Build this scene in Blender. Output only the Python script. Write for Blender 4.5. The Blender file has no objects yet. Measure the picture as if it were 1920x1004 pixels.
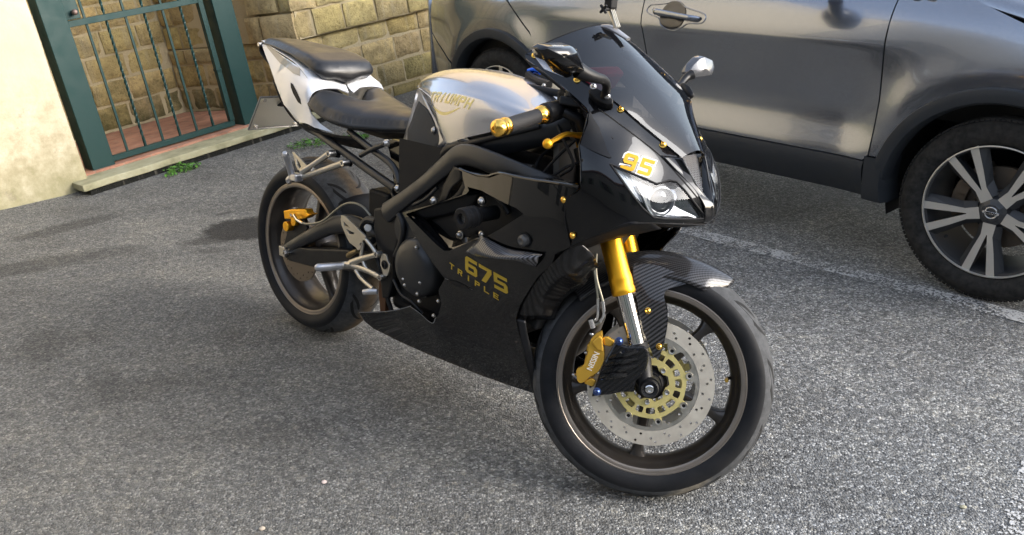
import bpy, bmesh, math, random
import numpy as np
from mathutils import Vector, Matrix, noise
from mathutils.bvhtree import BVHTree
from mathutils.geometry import delaunay_2d_cdt, tessellate_polygon

random.seed(7)
scene = bpy.context.scene
COL = scene.collection
rad = math.radians

# ------------------------------------------------------------------ camera
F_PX, PITCH, ROLL, CAM_H = 1621.6146, 0.3933004, -0.0308844, 1.3863
def Rx(a): c, s = math.cos(a), math.sin(a); return np.array([[1, 0, 0], [0, c, -s], [0, s, c]])
def Rz(a): c, s = math.cos(a), math.sin(a); return np.array([[c, -s, 0], [s, c, 0], [0, 0, 1]])
CM = Rx(math.pi / 2 - PITCH) @ Rz(ROLL)
CAM = np.array([0, 0, CAM_H])
cam_data = bpy.data.cameras.new("camera")
cam_data.sensor_width = 36
cam_data.lens = F_PX / 1920 * 36
cam_data.clip_start = 0.05
cam_data.clip_end = 500
cam = bpy.data.objects.new("camera", cam_data)
cam.matrix_world = Matrix.Translation(CAM.tolist()) @ Matrix(CM.tolist()).to_4x4()
COL.objects.link(cam)
scene.camera = cam

# ------------------------------------------------------------------ light
SUN_EL, SUN_ROT = rad(24), rad(108)
world = bpy.data.worlds.new("World"); scene.world = world; world.use_nodes = True
wn = world.node_tree; bg = wn.nodes["Background"]
sky = wn.nodes.new("ShaderNodeTexSky"); sky.sky_type = 'NISHITA'; sky.sun_disc = False
sky.sun_elevation = SUN_EL; sky.sun_rotation = SUN_ROT
sky.air_density = 1.0; sky.dust_density = 2.0; sky.ozone_density = 1.0
hsv = wn.nodes.new('ShaderNodeHueSaturation'); hsv.inputs['Saturation'].default_value = .62
wn.links.new(sky.outputs[0], hsv.inputs['Color']); wn.links.new(hsv.outputs[0], bg.inputs[0]); bg.inputs[1].default_value = 0.15
sd = bpy.data.lights.new("sun", 'SUN'); sd.energy = .85; sd.angle = rad(40); sd.color = (1.0, 0.99, 0.98)
sun = bpy.data.objects.new("sun", sd); COL.objects.link(sun)
_d = Vector((math.sin(SUN_ROT) * math.cos(SUN_EL), math.cos(SUN_ROT) * math.cos(SUN_EL), math.sin(SUN_EL)))
sun.rotation_euler = _d.to_track_quat('Z', 'Y').to_euler()
scene.view_settings.view_transform = 'Standard'
scene.view_settings.look = 'None'
scene.view_settings.gamma = 1
scene.view_settings.exposure = 1.88
scene.cycles.max_bounces = 8

# ------------------------------------------------------------------ frames
# motorcycle frame (x forward from the rear axle, y to its left, z up), leaning on its stand
MA = np.array([[0.7161, 0.6928, 0.0849], [-0.698, 0.7114, 0.0824], [-0.0033, -0.1182, 0.993]])
MO = np.array([-0.6964, 2.8226, 0.0004])
# steered front end inside the motorcycle frame
SA = np.array([[0.8511, -0.5208, -0.066], [0.5208, 0.8219, 0.2308], [-0.066, -0.2308, 0.9708]])
SO = np.array([0.2209, -0.7729, 0.0979])
# car frame (x forward from the front wheel centre, y=0 its near wheel face)
CPSI = -0.84922; CA = Rz(CPSI); CO = np.array([1.7092, 2.8971, 0.0])
# building frame (x along the wall, y into it, z plumb: the street slopes, the masonry does not)
BO = np.array([-2.3539, 4.6648, 0.02])
_u = np.array([-0.1164, 0.0024, 0.9932]); _u /= np.linalg.norm(_u)
_e = np.array([0.7002, 0.7094, 0.0803]); _e -= _u * (_u @ _e); _e /= np.linalg.norm(_e)
BA = np.stack([_e, np.cross(_u, _e), _u], 1)
def m4(A, o):
    m = Matrix(A.tolist()).to_4x4(); m.translation = Vector(o.tolist()); return m
def _ray(u, v):
    d = CM @ np.array([(u - 960) / F_PX, -(v - 502) / F_PX, -1.]); return d / np.linalg.norm(d)
_mc = MA.T @ (CAM - MO); _sc = SA.T @ (_mc - SO)
def mray(u, v): return _mc, MA.T @ _ray(u, v)
def sray(u, v): return _sc, SA.T @ (MA.T @ _ray(u, v))
def mp(u, v, y):      # sight line met with the motorcycle's lengthwise plane y
    c, d = mray(u, v); return c + d * ((y - c[1]) / d[1])
def fpt(u, v, y):
    c, d = sray(u, v); return c + d * ((y - c[1]) / d[1])
def S(P):             # steered -> motorcycle frame
    P = np.asarray(P, float); return P @ SA.T + SO

# ------------------------------------------------------------------ materials
MATS = {}
def mat(name, col, rough=0.5, metal=0.0, **k):
    if name in MATS: return MATS[name]
    m = bpy.data.materials.new(name); m.use_nodes = True
    b = m.node_tree.nodes["Principled BSDF"]
    b.inputs["Base Color"].default_value = (*col, 1); b.inputs["Roughness"].default_value = rough
    b.inputs["Metallic"].default_value = metal
    if 'coat_ior' in k: b.inputs['Coat IOR'].default_value = k['coat_ior']
    if 'coat' in k: b.inputs["Coat Weight"].default_value = k['coat']; b.inputs["Coat Roughness"].default_value = k.get('coat_r', .03)
    if 'trans' in k: b.inputs["Transmission Weight"].default_value = k['trans']
    if 'ior' in k: b.inputs["IOR"].default_value = k['ior']
    if 'alpha' in k: b.inputs["Alpha"].default_value = k['alpha']
    if 'spec' in k: b.inputs["Specular IOR Level"].default_value = k['spec']
    if 'aniso' in k: b.inputs["Anisotropic"].default_value = k['aniso']
    MATS[name] = m; m['_b'] = 1
    return m
class N:
    def __init__(s, m): s.t = m.node_tree; s.b = s.t.nodes["Principled BSDF"]
    def n(s, ty, **k):
        q = s.t.nodes.new(ty)
        for a, v in k.items():
            if a.startswith('i_'):
                key = a[2:].replace('_', ' '); key = int(key) if key.isdigit() else key
                q.inputs[key].default_value = v
            else: setattr(q, a, v)
        return q
    def l(s, a, b): s.t.links.new(a, b)
    def ramp(s, fac, stops, interp='LINEAR'):
        r = s.t.nodes.new("ShaderNodeValToRGB"); r.color_ramp.interpolation = interp
        e = r.color_ramp.elements
        while len(e) < len(stops): e.new(0.5)
        for q, (p_, c) in zip(e, stops):
            q.position = p_; q.color = (*c, 1) if len(c) == 3 else c
        s.l(fac, r.inputs[0]); return r.outputs[0]
    def co(s, kind='Object'): return s.n("ShaderNodeTexCoord").outputs[kind]
    def mix(s, fac, a, b, mode='MIX'):
        q = s.n("ShaderNodeMix", data_type='RGBA', blend_type=mode)
        if isinstance(fac, (int, float)): q.inputs[0].default_value = fac
        else: s.l(fac, q.inputs[0])
        for i, x in ((6, a), (7, b)):
            if isinstance(x, tuple): q.inputs[i].default_value = (*x, 1)
            else: s.l(x, q.inputs[i])
        return q.outputs[2]
    def math(s, op, a, b=None, **k):
        q = s.n("ShaderNodeMath", operation=op, **k)
        for i, x in enumerate((a, b)):
            if x is None: continue
            if isinstance(x, (int, float)): q.inputs[i].default_value = x
            else: s.l(x, q.inputs[i])
        return q.outputs[0]
    def bump(s, h, strength=.3, dist=.01):
        q = s.n("ShaderNodeBump"); q.inputs["Strength"].default_value = strength; q.inputs["Distance"].default_value = dist
        s.l(h, q.inputs["Height"]); s.l(q.outputs[0], s.b.inputs["Normal"]); return q
    def noise(s, co, scale, detail=4, rough=.55, out='Fac', **k):
        q = s.n("ShaderNodeTexNoise"); q.inputs["Scale"].default_value = scale; q.inputs["Detail"].default_value = detail
        q.inputs["Roughness"].default_value = rough
        if 'dist' in k: q.inputs["Distortion"].default_value = k['dist']
        s.l(co, q.inputs["Vector"]); return q.outputs[out]
    def sc(s, co, v):
        q = s.n("ShaderNodeMapping"); q.inputs["Scale"].default_value = v; s.l(co, q.inputs["Vector"]); return q.outputs[0]

def rough_var(m, lo, hi, scale=20, bump=0):
    k = N(m); nz = k.noise(k.co(), scale, 5)
    k.l(k.ramp(nz, [(.3, (lo,) * 3), (.7, (hi,) * 3)]), k.b.inputs["Roughness"])
    if bump: k.bump(nz, bump, .002)
    return m

# ------------------------------------------------------------------ object helpers
def tag(o, label=None, cat=None, group=None, kind=None):
    for k, v in (('label', label), ('category', cat), ('group', group), ('kind', kind)):
        if v: o[k] = v
    return o
def empty(name, M, **k):
    o = bpy.data.objects.new(name, None); o.matrix_world = M; o.empty_display_size = .1; COL.objects.link(o); return tag(o, **k)
def link(name, me, m=None, parent=None, smooth=True, angle=35, bevel=0, solid=0, **k):
    if m is not None:
        for q in (m if isinstance(m, (list, tuple)) else [m]): me.materials.append(q)
    if smooth:
        me.polygons.foreach_set('use_smooth', [True] * len(me.polygons))
    o = bpy.data.objects.new(name, me); COL.objects.link(o)
    if parent is not None: o.parent = parent
    if solid:
        q = o.modifiers.new('s', 'SOLIDIFY'); q.thickness = abs(solid); q.offset = -1 if solid > 0 else 1
    if bevel:
        q = o.modifiers.new('b', 'BEVEL'); q.width = bevel; q.segments = 2; q.limit_method = 'ANGLE'; q.angle_limit = rad(40); q.harden_normals = False
    if smooth and angle < 180:
        me.set_sharp_from_angle(angle=rad(angle))
    return tag(o, **k)

class MB:
    """collects shapes as vertices and faces; build() links them as one mesh object"""
    def __init__(s): s.v = []; s.f = []; s.mi = []; s.cur = 0
    def add(s, V, Fc):
        b = len(s.v); s.v.extend([tuple(map(float, q)) for q in V]); s.f.extend([[b + i for i in q] for q in Fc]); s.mi.extend([s.cur] * len(Fc)); return s
    def box(s, c, size, R=None):
        c = np.array(c, float); h = np.array(size) / 2.
        V = [np.array([sx, sy, sz]) * h for sx in (-1, 1) for sy in (-1, 1) for sz in (-1, 1)]
        if R is not None: V = [R @ q for q in V]
        return s.add([c + q for q in V], [(0, 1, 3, 2), (4, 6, 7, 5), (0, 4, 5, 1), (2, 3, 7, 6), (0, 2, 6, 4), (1, 5, 7, 3)])
    def tube(s, pts, r, n=10, smooth=0, caps=True, sq=None, up=None):
        P = [np.array(q, float) for q in pts]
        R = list(r) if isinstance(r, (list, tuple)) else [r] * len(P)
        if smooth and len(P) > 2: P, R = catmull(P, smooth, R)
        V = []; k = len(P); Nn = None
        for i in range(k):
            t = P[min(i + 1, k - 1)] - P[max(i - 1, 0)]; t = t / (np.linalg.norm(t) + 1e-12)
            if Nn is None:
                a = np.array(up, float) if up is not None else (np.array([0, 0, 1.]) if abs(t[2]) < .9 else np.array([1., 0, 0]))
                Nn = a - t * (a @ t); Nn /= np.linalg.norm(Nn)
            else:
                Nn = Nn - t * (Nn @ t); Nn /= np.linalg.norm(Nn)
            Bn = np.cross(t, Nn)
            for j in range(n):
                a = 2 * math.pi * (j + .5) / n
                ca, sa = math.cos(a), math.sin(a)
                if sq: # flattened section: (width factor along Nn, along Bn)
                    V.append(P[i] + R[i] * (Nn * ca * sq[0] + Bn * sa * sq[1]))
                else: V.append(P[i] + R[i] * (Nn * ca + Bn * sa))
        Fc = [(i * n + j, i * n + (j + 1) % n, (i + 1) * n + (j + 1) % n, (i + 1) * n + j) for i in range(k - 1) for j in range(n)]
        if caps: Fc += [tuple(range(n))[::-1], tuple((k - 1) * n + j for j in range(n))]
        return s.add(V, Fc)
    def cyl(s, a, b, r0, r1=None, n=20): return s.tube([a, b], [r0, r0 if r1 is None else r1], n)
    def lathe(s, prof, c=(0, 0, 0), n=48, axis=(0, 1, 0), closed=False):
        """prof: (radius, along-axis)"""
        c = np.array(c, float); ax = np.array(axis, float); ax /= np.linalg.norm(ax)
        a = np.array([1., 0, 0]) if abs(ax[0]) < .9 else np.array([0, 0, 1.])
        e1 = a - ax * (a @ ax); e1 /= np.linalg.norm(e1); e2 = np.cross(ax, e1)
        V = []; k = len(prof)
        for r, h in prof:
            for j in range(n):
                t = 2 * math.pi * j / n; V.append(c + ax * h + (e1 * math.cos(t) + e2 * math.sin(t)) * max(r, 1e-5))
        Fc = [(i * n + j, i * n + (j + 1) % n, ((i + 1) % k) * n + (j + 1) % n, ((i + 1) % k) * n + j) for i in range(k if closed else k - 1) for j in range(n)]
        return s.add(V, Fc)
    def plate(s, polys, mapf, t0, t1):
        """flat plate with holes: polys = [outer, hole...] in 2D, mapf(a, b, t) -> 3D"""
        pts = [[Vector((a, b, 0)) for a, b in q] for q in polys]
        tri = tessellate_polygon(pts); flat = [q for pl in polys for q in pl]; n = len(flat)
        V = [mapf(a, b, t0) for a, b in flat] + [mapf(a, b, t1) for a, b in flat]
        Fc = [tuple(q) for q in tri] + [tuple(n + i for i in reversed(q)) for q in tri]; k = 0
        for q in polys:
            m_ = len(q)
            Fc += [(k + i, k + (i + 1) % m_, n + k + (i + 1) % m_, n + k + i) for i in range(m_)]; k += m_
        return s.add(V, Fc)
    def grid(s, G, closed_u=False):
        G = np.asarray(G); a, b = G.shape[:2]
        return s.add(G.reshape(-1, 3), [(i * b + j, i * b + (j + 1) % b, ((i + 1) % a) * b + (j + 1) % b, ((i + 1) % a) * b + j)
                                        for i in range(a if closed_u else a - 1) for j in range(b - 1)])
    def sphere(s, c, r, n=12, sc=(1, 1, 1)):
        c = np.array(c, float); V = []; m_ = n // 2 + 1
        for i in range(m_):
            th = math.pi * i / (m_ - 1)
            for j in range(n):
                ph = 2 * math.pi * j / n
                V.append(c + r * np.array([math.sin(th) * math.cos(ph) * sc[0], math.sin(th) * math.sin(ph) * sc[1], math.cos(th) * sc[2]]))
        return s.add(V, [(i * n + j, i * n + (j + 1) % n, (i + 1) * n + (j + 1) % n, (i + 1) * n + j) for i in range(m_ - 1) for j in range(n)])
    def xf(s, fn):
        s.v = [tuple(map(float, fn(np.array(q)))) for q in s.v]; return s
    def mesh(s, name, weld=True):
        me = bpy.data.meshes.new(name); me.from_pydata(s.v, [], s.f)
        if any(s.mi): me.polygons.foreach_set('material_index', s.mi)
        bm = bmesh.new(); bm.from_mesh(me)
        if weld: bmesh.ops.remove_doubles(bm, verts=bm.verts, dist=2e-5)
        bmesh.ops.dissolve_degenerate(bm, edges=bm.edges, dist=1e-6)
        bmesh.ops.recalc_face_normals(bm, faces=bm.faces)
        bm.to_mesh(me); bm.free(); return me
    def build(s, name, m=None, parent=None, **k): return link(name, s.mesh(name, k.pop('weld', True)), m, parent, **k)

def catmull(P, sub, R=None):
    P = [np.array(q, float) for q in P]; out = []; ro = []
    E = [2 * P[0] - P[1]] + P + [2 * P[-1] - P[-2]]
    for i in range(1, len(E) - 2):
        for k in range(sub):
            t = k / sub; a, b, c, d = E[i - 1], E[i], E[i + 1], E[i + 2]
            out.append(.5 * (2 * b + (c - a) * t + (2 * a - 5 * b + 4 * c - d) * t * t + (3 * b - a - 3 * c + d) * t ** 3))
            if R is not None: ro.append(R[i - 1] * (1 - t) + R[i] * t)
    out.append(P[-1])
    if R is not None: ro.append(R[-1]); return out, ro
    return out
def cgrid(rows, su=4, sv=4):
    """smooth a control grid (rows of 3D points) both ways"""
    rows = [catmull(r, sv) if sv > 1 else [np.array(q, float) for q in r] for r in rows]
    if su <= 1: return np.array(rows)
    cols = [catmull([r[j] for r in rows], su) for j in range(len(rows[0]))]
    return np.array(cols).transpose(1, 0, 2)

class Sheet:
    """smooth surface as a height field over a plane, interpolated through control points"""
    def __init__(s, org, n, sdir, ctrl=None, fn=None, ray=mray, smooth=1e-4):
        s.o = np.array(org, float); s.n = np.array(n, float) / np.linalg.norm(n)
        a = np.array(sdir, float); a -= s.n * (a @ s.n); s.a = a / np.linalg.norm(a); s.b = np.cross(s.n, s.a); s.ray = ray; s.fn = fn
        if ctrl is not None:
            P = np.array(ctrl, float) - s.o; s.P = np.stack([P @ s.a, P @ s.b], 1); hh = P @ s.n; n_ = len(P)
            D = np.linalg.norm(s.P[:, None] - s.P[None], axis=2); K = s.phi(D) + np.eye(n_) * smooth
            Q = np.concatenate([np.ones((n_, 1)), s.P], 1); A_ = np.block([[K, Q], [Q.T, np.zeros((3, 3))]])
            s.w = np.linalg.solve(A_, np.concatenate([hh, np.zeros(3)]))
    @staticmethod
    def phi(D): return D ** 2 * np.log(D + 1e-9)
    def h(s, ST):
        ST = np.atleast_2d(ST)
        if s.fn is not None: return s.fn(ST)
        D = np.linalg.norm(ST[:, None] - s.P[None], axis=2)
        return s.phi(D) @ s.w[:-3] + s.w[-3] + ST @ s.w[-2:]
    def at(s, ST, off=0):
        ST = np.atleast_2d(ST); return s.o + ST[:, :1] * s.a + ST[:, 1:] * s.b + (s.h(ST) + off)[:, None] * s.n
    def st(s, P): P = np.atleast_2d(P) - s.o; return np.stack([P @ s.a, P @ s.b], 1)
    def uv(s, u, v):
        c, d = s.ray(u, v); hh = 0.
        for _ in range(25):
            t = (hh - (c - s.o) @ s.n) / (d @ s.n); P = c + d * t; q = s.st(P)[0]; hn = s.h(q)[0]; hh = .5 * hh + .5 * hn
        return q
    def outline(s, px, sub=0):
        q = [s.uv(*k) for k in px]
        if sub: q = catmull(q + [q[0]], sub)[:-1]
        return [np.array(k) for k in q]
    def panel(s, outer, holes=(), step=.012, off=0, thick=0, mirror=False, rim=True):
        """triangulated part of the sheet inside an outline; thick > 0 gives it depth"""
        rings = [_dens(outer, step)] + [_dens(q, step) for q in holes]
        V2 = []; E = []
        for r in rings:
            b = len(V2); V2 += [tuple(q) for q in r]; E += [(b + i, b + (i + 1) % len(r)) for i in range(len(r))]
        R0 = np.array(rings[0]); lo = R0.min(0); hi = R0.max(0)
        gx = np.arange(lo[0] + step / 2, hi[0], step); gy = np.arange(lo[1] + step / 2, hi[1], step * .87)
        G = np.array([(x + (j % 2) * step / 2, y) for j, y in enumerate(gy) for x in gx]).reshape(-1, 2)
        ok = _inside(G, rings[0])
        for r in rings[1:]: ok &= ~_inside(G, r)
        allr = np.concatenate([np.array(r) for r in rings])
        if len(G):
            dd = np.array([np.min(np.sum((allr - g) ** 2, 1)) for g in G]); ok &= dd > (step * .45) ** 2
        V2 += [tuple(q) for q in G[ok]]
        vo, _, fo, _, _, _ = delaunay_2d_cdt([Vector(q) for q in V2], E, [], 0, 1e-7)
        vo = np.array([(q[0], q[1]) for q in vo]); cen = np.array([vo[list(f)].mean(0) for f in fo])
        keep = _inside(cen, rings[0])
        for r in rings[1:]: keep &= ~_inside(cen, r)
        fo = [f for f, k in zip(fo, keep) if k]
        P = s.at(vo, off); m = MB()
        if thick:
            Q = P - _nrm(P, fo, s.n) * thick
            n_ = len(P); cnt = {}
            for f in fo:
                for i in range(3):
                    e = (f[i], f[(i + 1) % 3]); cnt[e] = cnt.get(e, 0) + 1
            side = [(a, b, n_ + b, n_ + a) for (a, b) in cnt if (b, a) not in cnt]
            m.add(list(P) + list(Q), [tuple(f) for f in fo] + [tuple(n_ + i for i in reversed(f)) for f in fo] + side)
        else: m.add(P, fo)
        if mirror:
            m2 = MB(); m2.v = list(m.v); m2.f = list(m.f); m2.mi = list(m.mi)
            m.add([(x, -y, z) for x, y, z in m2.v], [tuple(reversed(f)) for f in m2.f])
        return m
def _nrm(P, fo, n):
    N_ = np.zeros_like(P)
    for f in fo:
        a, b, c = P[f[0]], P[f[1]], P[f[2]]; k = np.cross(b - a, c - a)
        if k @ n < 0: k = -k
        for i in f: N_[i] += k
    return N_ / (np.linalg.norm(N_, axis=1)[:, None] + 1e-12)
def _dens(r, step):
    out = []; n = len(r)
    for i in range(n):
        a, b = np.array(r[i], float), np.array(r[(i + 1) % n], float); k = max(1, int(np.linalg.norm(b - a) / step + .5))
        out += [a + (b - a) * j / k for j in range(k)]
    return out
def _inside(G, r):
    r = np.array(r); x, y = G[:, 0], G[:, 1]; c = np.zeros(len(G), bool); j = len(r) - 1
    for i in range(len(r)):
        xi, yi = r[i]; xj, yj = r[j]
        if yi != yj:
            c ^= ((yi > y) != (yj > y)) & (x < (xj - xi) * (y - yi) / (yj - yi) + xi)
        j = i
    return c
def circle(cx, cy, r, n=16, a0=0): return [(cx + r * math.cos(2 * math.pi * i / n + a0), cy + r * math.sin(2 * math.pi * i / n + a0)) for i in range(n)]
def text_mesh(body, size, extr=.0004, bold=0, shear=0, space=1):
    c = bpy.data.curves.new('t', 'FONT'); c.body = body; c.size = size; c.extrude = extr; c.offset = bold; c.shear = shear; c.space_character = space
    c.align_x = 'CENTER'; c.align_y = 'CENTER'; c.resolution_u = 4
    o = bpy.data.objects.new('t', c); COL.objects.link(o); dg = bpy.context.evaluated_depsgraph_get(); dg.update()
    me = bpy.data.meshes.new_from_object(o.evaluated_get(dg)); bpy.data.objects.remove(o); bpy.data.curves.remove(c); return me
def plane_text(name, body, size, org, xd, yd, m, parent, bold=0, shear=0, space=1, wfit=None, surf=None, lift=.0008, stretch=1):
    """lettering laid on a plane given by origin, reading direction and up direction; surf = BVH to press it onto along the plane normal"""
    me = text_mesh(body, size, .0003, bold, shear, space)
    if surf:
        bm = bmesh.new(); bm.from_mesh(me); bmesh.ops.triangulate(bm, faces=bm.faces)
        bmesh.ops.subdivide_edges(bm, edges=[e for e in bm.edges if e.calc_length() > size * .25], cuts=2); bmesh.ops.triangulate(bm, faces=bm.faces)
        bm.to_mesh(me); bm.free()
    xd = np.array(xd, float); yd = np.array(yd, float); org = np.array(org, float)
    xd /= np.linalg.norm(xd); yd /= np.linalg.norm(yd)
    n = np.cross(xd, yd); n /= np.linalg.norm(n)
    xs = [v.co.x for v in me.vertices]; k = (wfit / (max(xs) - min(xs))) if wfit else 1
    for v in me.vertices:
        P = org + xd * v.co.x * k + yd * v.co.y * stretch
        if surf:
            h_ = surf.ray_cast(Vector(P + n * .12), Vector(-n), .3)
            if h_[0] is not None: P = np.array(h_[0]) + n * (lift + v.co.z)
            else: P = P + n * v.co.z
        else: P = P + n * (v.co.z + lift)
        v.co = P
    return link(name, me, m, parent, smooth=False)
GLY = {'5': ([(0, 1), (1, 1), (1, .79), (.27, .79), (.27, .62), (.86, .62), (1, .5), (1, .12), (.86, 0), (0, 0), (0, .21), (.73, .21), (.73, .41), (0, .41)],),
       '9': ([(.14, 1), (.86, 1), (1, .88), (1, .12), (.86, 0), (0, 0), (0, .21), (.73, .21), (.73, .38), (.14, .38), (0, .5), (0, .88)], [(.27, .79), (.27, .58), (.73, .58), (.73, .79)]),
       '7': ([(0, 1), (1, 1), (1, .74), (.50, 0), (.17, 0), (.68, .79), (0, .79)],)}
GLY.update({'T': ([(0, 1), (1, 1), (1, .8), (.62, .8), (.62, 0), (.38, 0), (.38, .8), (0, .8)],), 'I': ([(.36, 0), (.36, 1), (.64, 1), (.64, 0)],),
    'U': ([(0, 1), (.25, 1), (.25, .2), (.75, .2), (.75, 1), (1, 1), (1, .1), (.88, 0), (.12, 0), (0, .1)],), 'L': ([(0, 0), (0, 1), (.25, 1), (.25, .2), (1, .2), (1, 0)],),
    'R': ([(0, 0), (0, 1), (.86, 1), (1, .88), (1, .5), (.8, .40), (1, 0), (.74, 0), (.55, .38), (.25, .38), (.25, 0)], [(.25, .79), (.25, .58), (.74, .58), (.74, .79)]),
    'P': ([(0, 0), (0, 1), (.86, 1), (1, .88), (1, .5), (.86, .38), (.25, .38), (.25, 0)], [(.25, .79), (.25, .58), (.74, .58), (.74, .79)]),
    'M': ([(0, 0), (0, 1), (.28, 1), (.5, .55), (.72, 1), (1, 1), (1, 0), (.78, 0), (.78, .62), (.5, .15), (.22, .62), (.22, 0)],),
    'H': ([(0, 0), (0, 1), (.25, 1), (.25, .6), (.75, .6), (.75, 1), (1, 1), (1, 0), (.75, 0), (.75, .4), (.25, .4), (.25, 0)],),
    'E': ([(0, 0), (0, 1), (1, 1), (1, .8), (.25, .8), (.25, .6), (.9, .6), (.9, .4), (.25, .4), (.25, .2), (1, .2), (1, 0)],)})
GLY['6'] = tuple([(1 - x, 1 - y) for x, y in q] for q in GLY['9'])
def _off(poly, d):
    n = len(poly); A = sum(poly[i][0] * poly[(i + 1) % n][1] - poly[(i + 1) % n][0] * poly[i][1] for i in range(n)); sg = 1 if A > 0 else -1; out = []
    for i in range(n):
        p0, p1, p2 = (np.array(poly[(i + k) % n], float) for k in (-1, 0, 1)); a = (p1 - p0) / np.linalg.norm(p1 - p0); b = (p2 - p1) / np.linalg.norm(p2 - p1)
        na, nb_ = np.array([a[1], -a[0]]) * sg, np.array([b[1], -b[0]]) * sg; m = na + nb_; m = m / max(.35, m @ na) * 1.0 if m @ na > 0 else na; out.append(tuple(p1 + m * d))
    return out
def block_text(name, body, h, w, gap, org, xd, yd, m, parent, shear=0, grow=0, surf=None, lift=.0008):
    """squared racing numerals pressed onto a surface"""
    xd = np.array(xd, float); yd = np.array(yd, float); xd /= np.linalg.norm(xd); yd /= np.linalg.norm(yd); n = np.cross(xd, yd); n /= np.linalg.norm(n); mb = MB()
    tot = len(body) * w + (len(body) - 1) * gap; x0 = -tot / 2
    for ch in body:
        P = [[(x0 + x * w, (y - .5) * h) for x, y in q] for q in GLY[ch]]
        P = [_off(P[0], grow)] + [_off(q, -grow) for q in P[1:]]
        P = [[tuple(v) for v in _dens(q, .006)] for q in P]; mb.plate(P, lambda a, b, t: (a + b * shear, b, t), 0, .0004); x0 += w + gap
    me = mb.mesh(name, weld=False); bm = bmesh.new(); bm.from_mesh(me); bmesh.ops.triangulate(bm, faces=bm.faces); bm.to_mesh(me); bm.free()
    for v in me.vertices:
        P = np.array(org) + xd * v.co.x + yd * v.co.y; h_ = surf.ray_cast(Vector(P + n * .12), Vector(-n), .3) if surf else (None,)
        v.co = (np.array(h_[0]) if h_[0] is not None else P) + n * (lift + v.co.z)
    return link(name, me, m, parent, smooth=False)
def bvh(o):
    me = o.data; return BVHTree.FromPolygons([v.co.copy() for v in me.vertices], [list(q.vertices) for q in me.polygons])
# ================================================================== SETTING
def gnd(u, v, z=0.):
    d = _ray(u, v); return CAM + d * ((z - CAM_H) / d[2])

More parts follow.
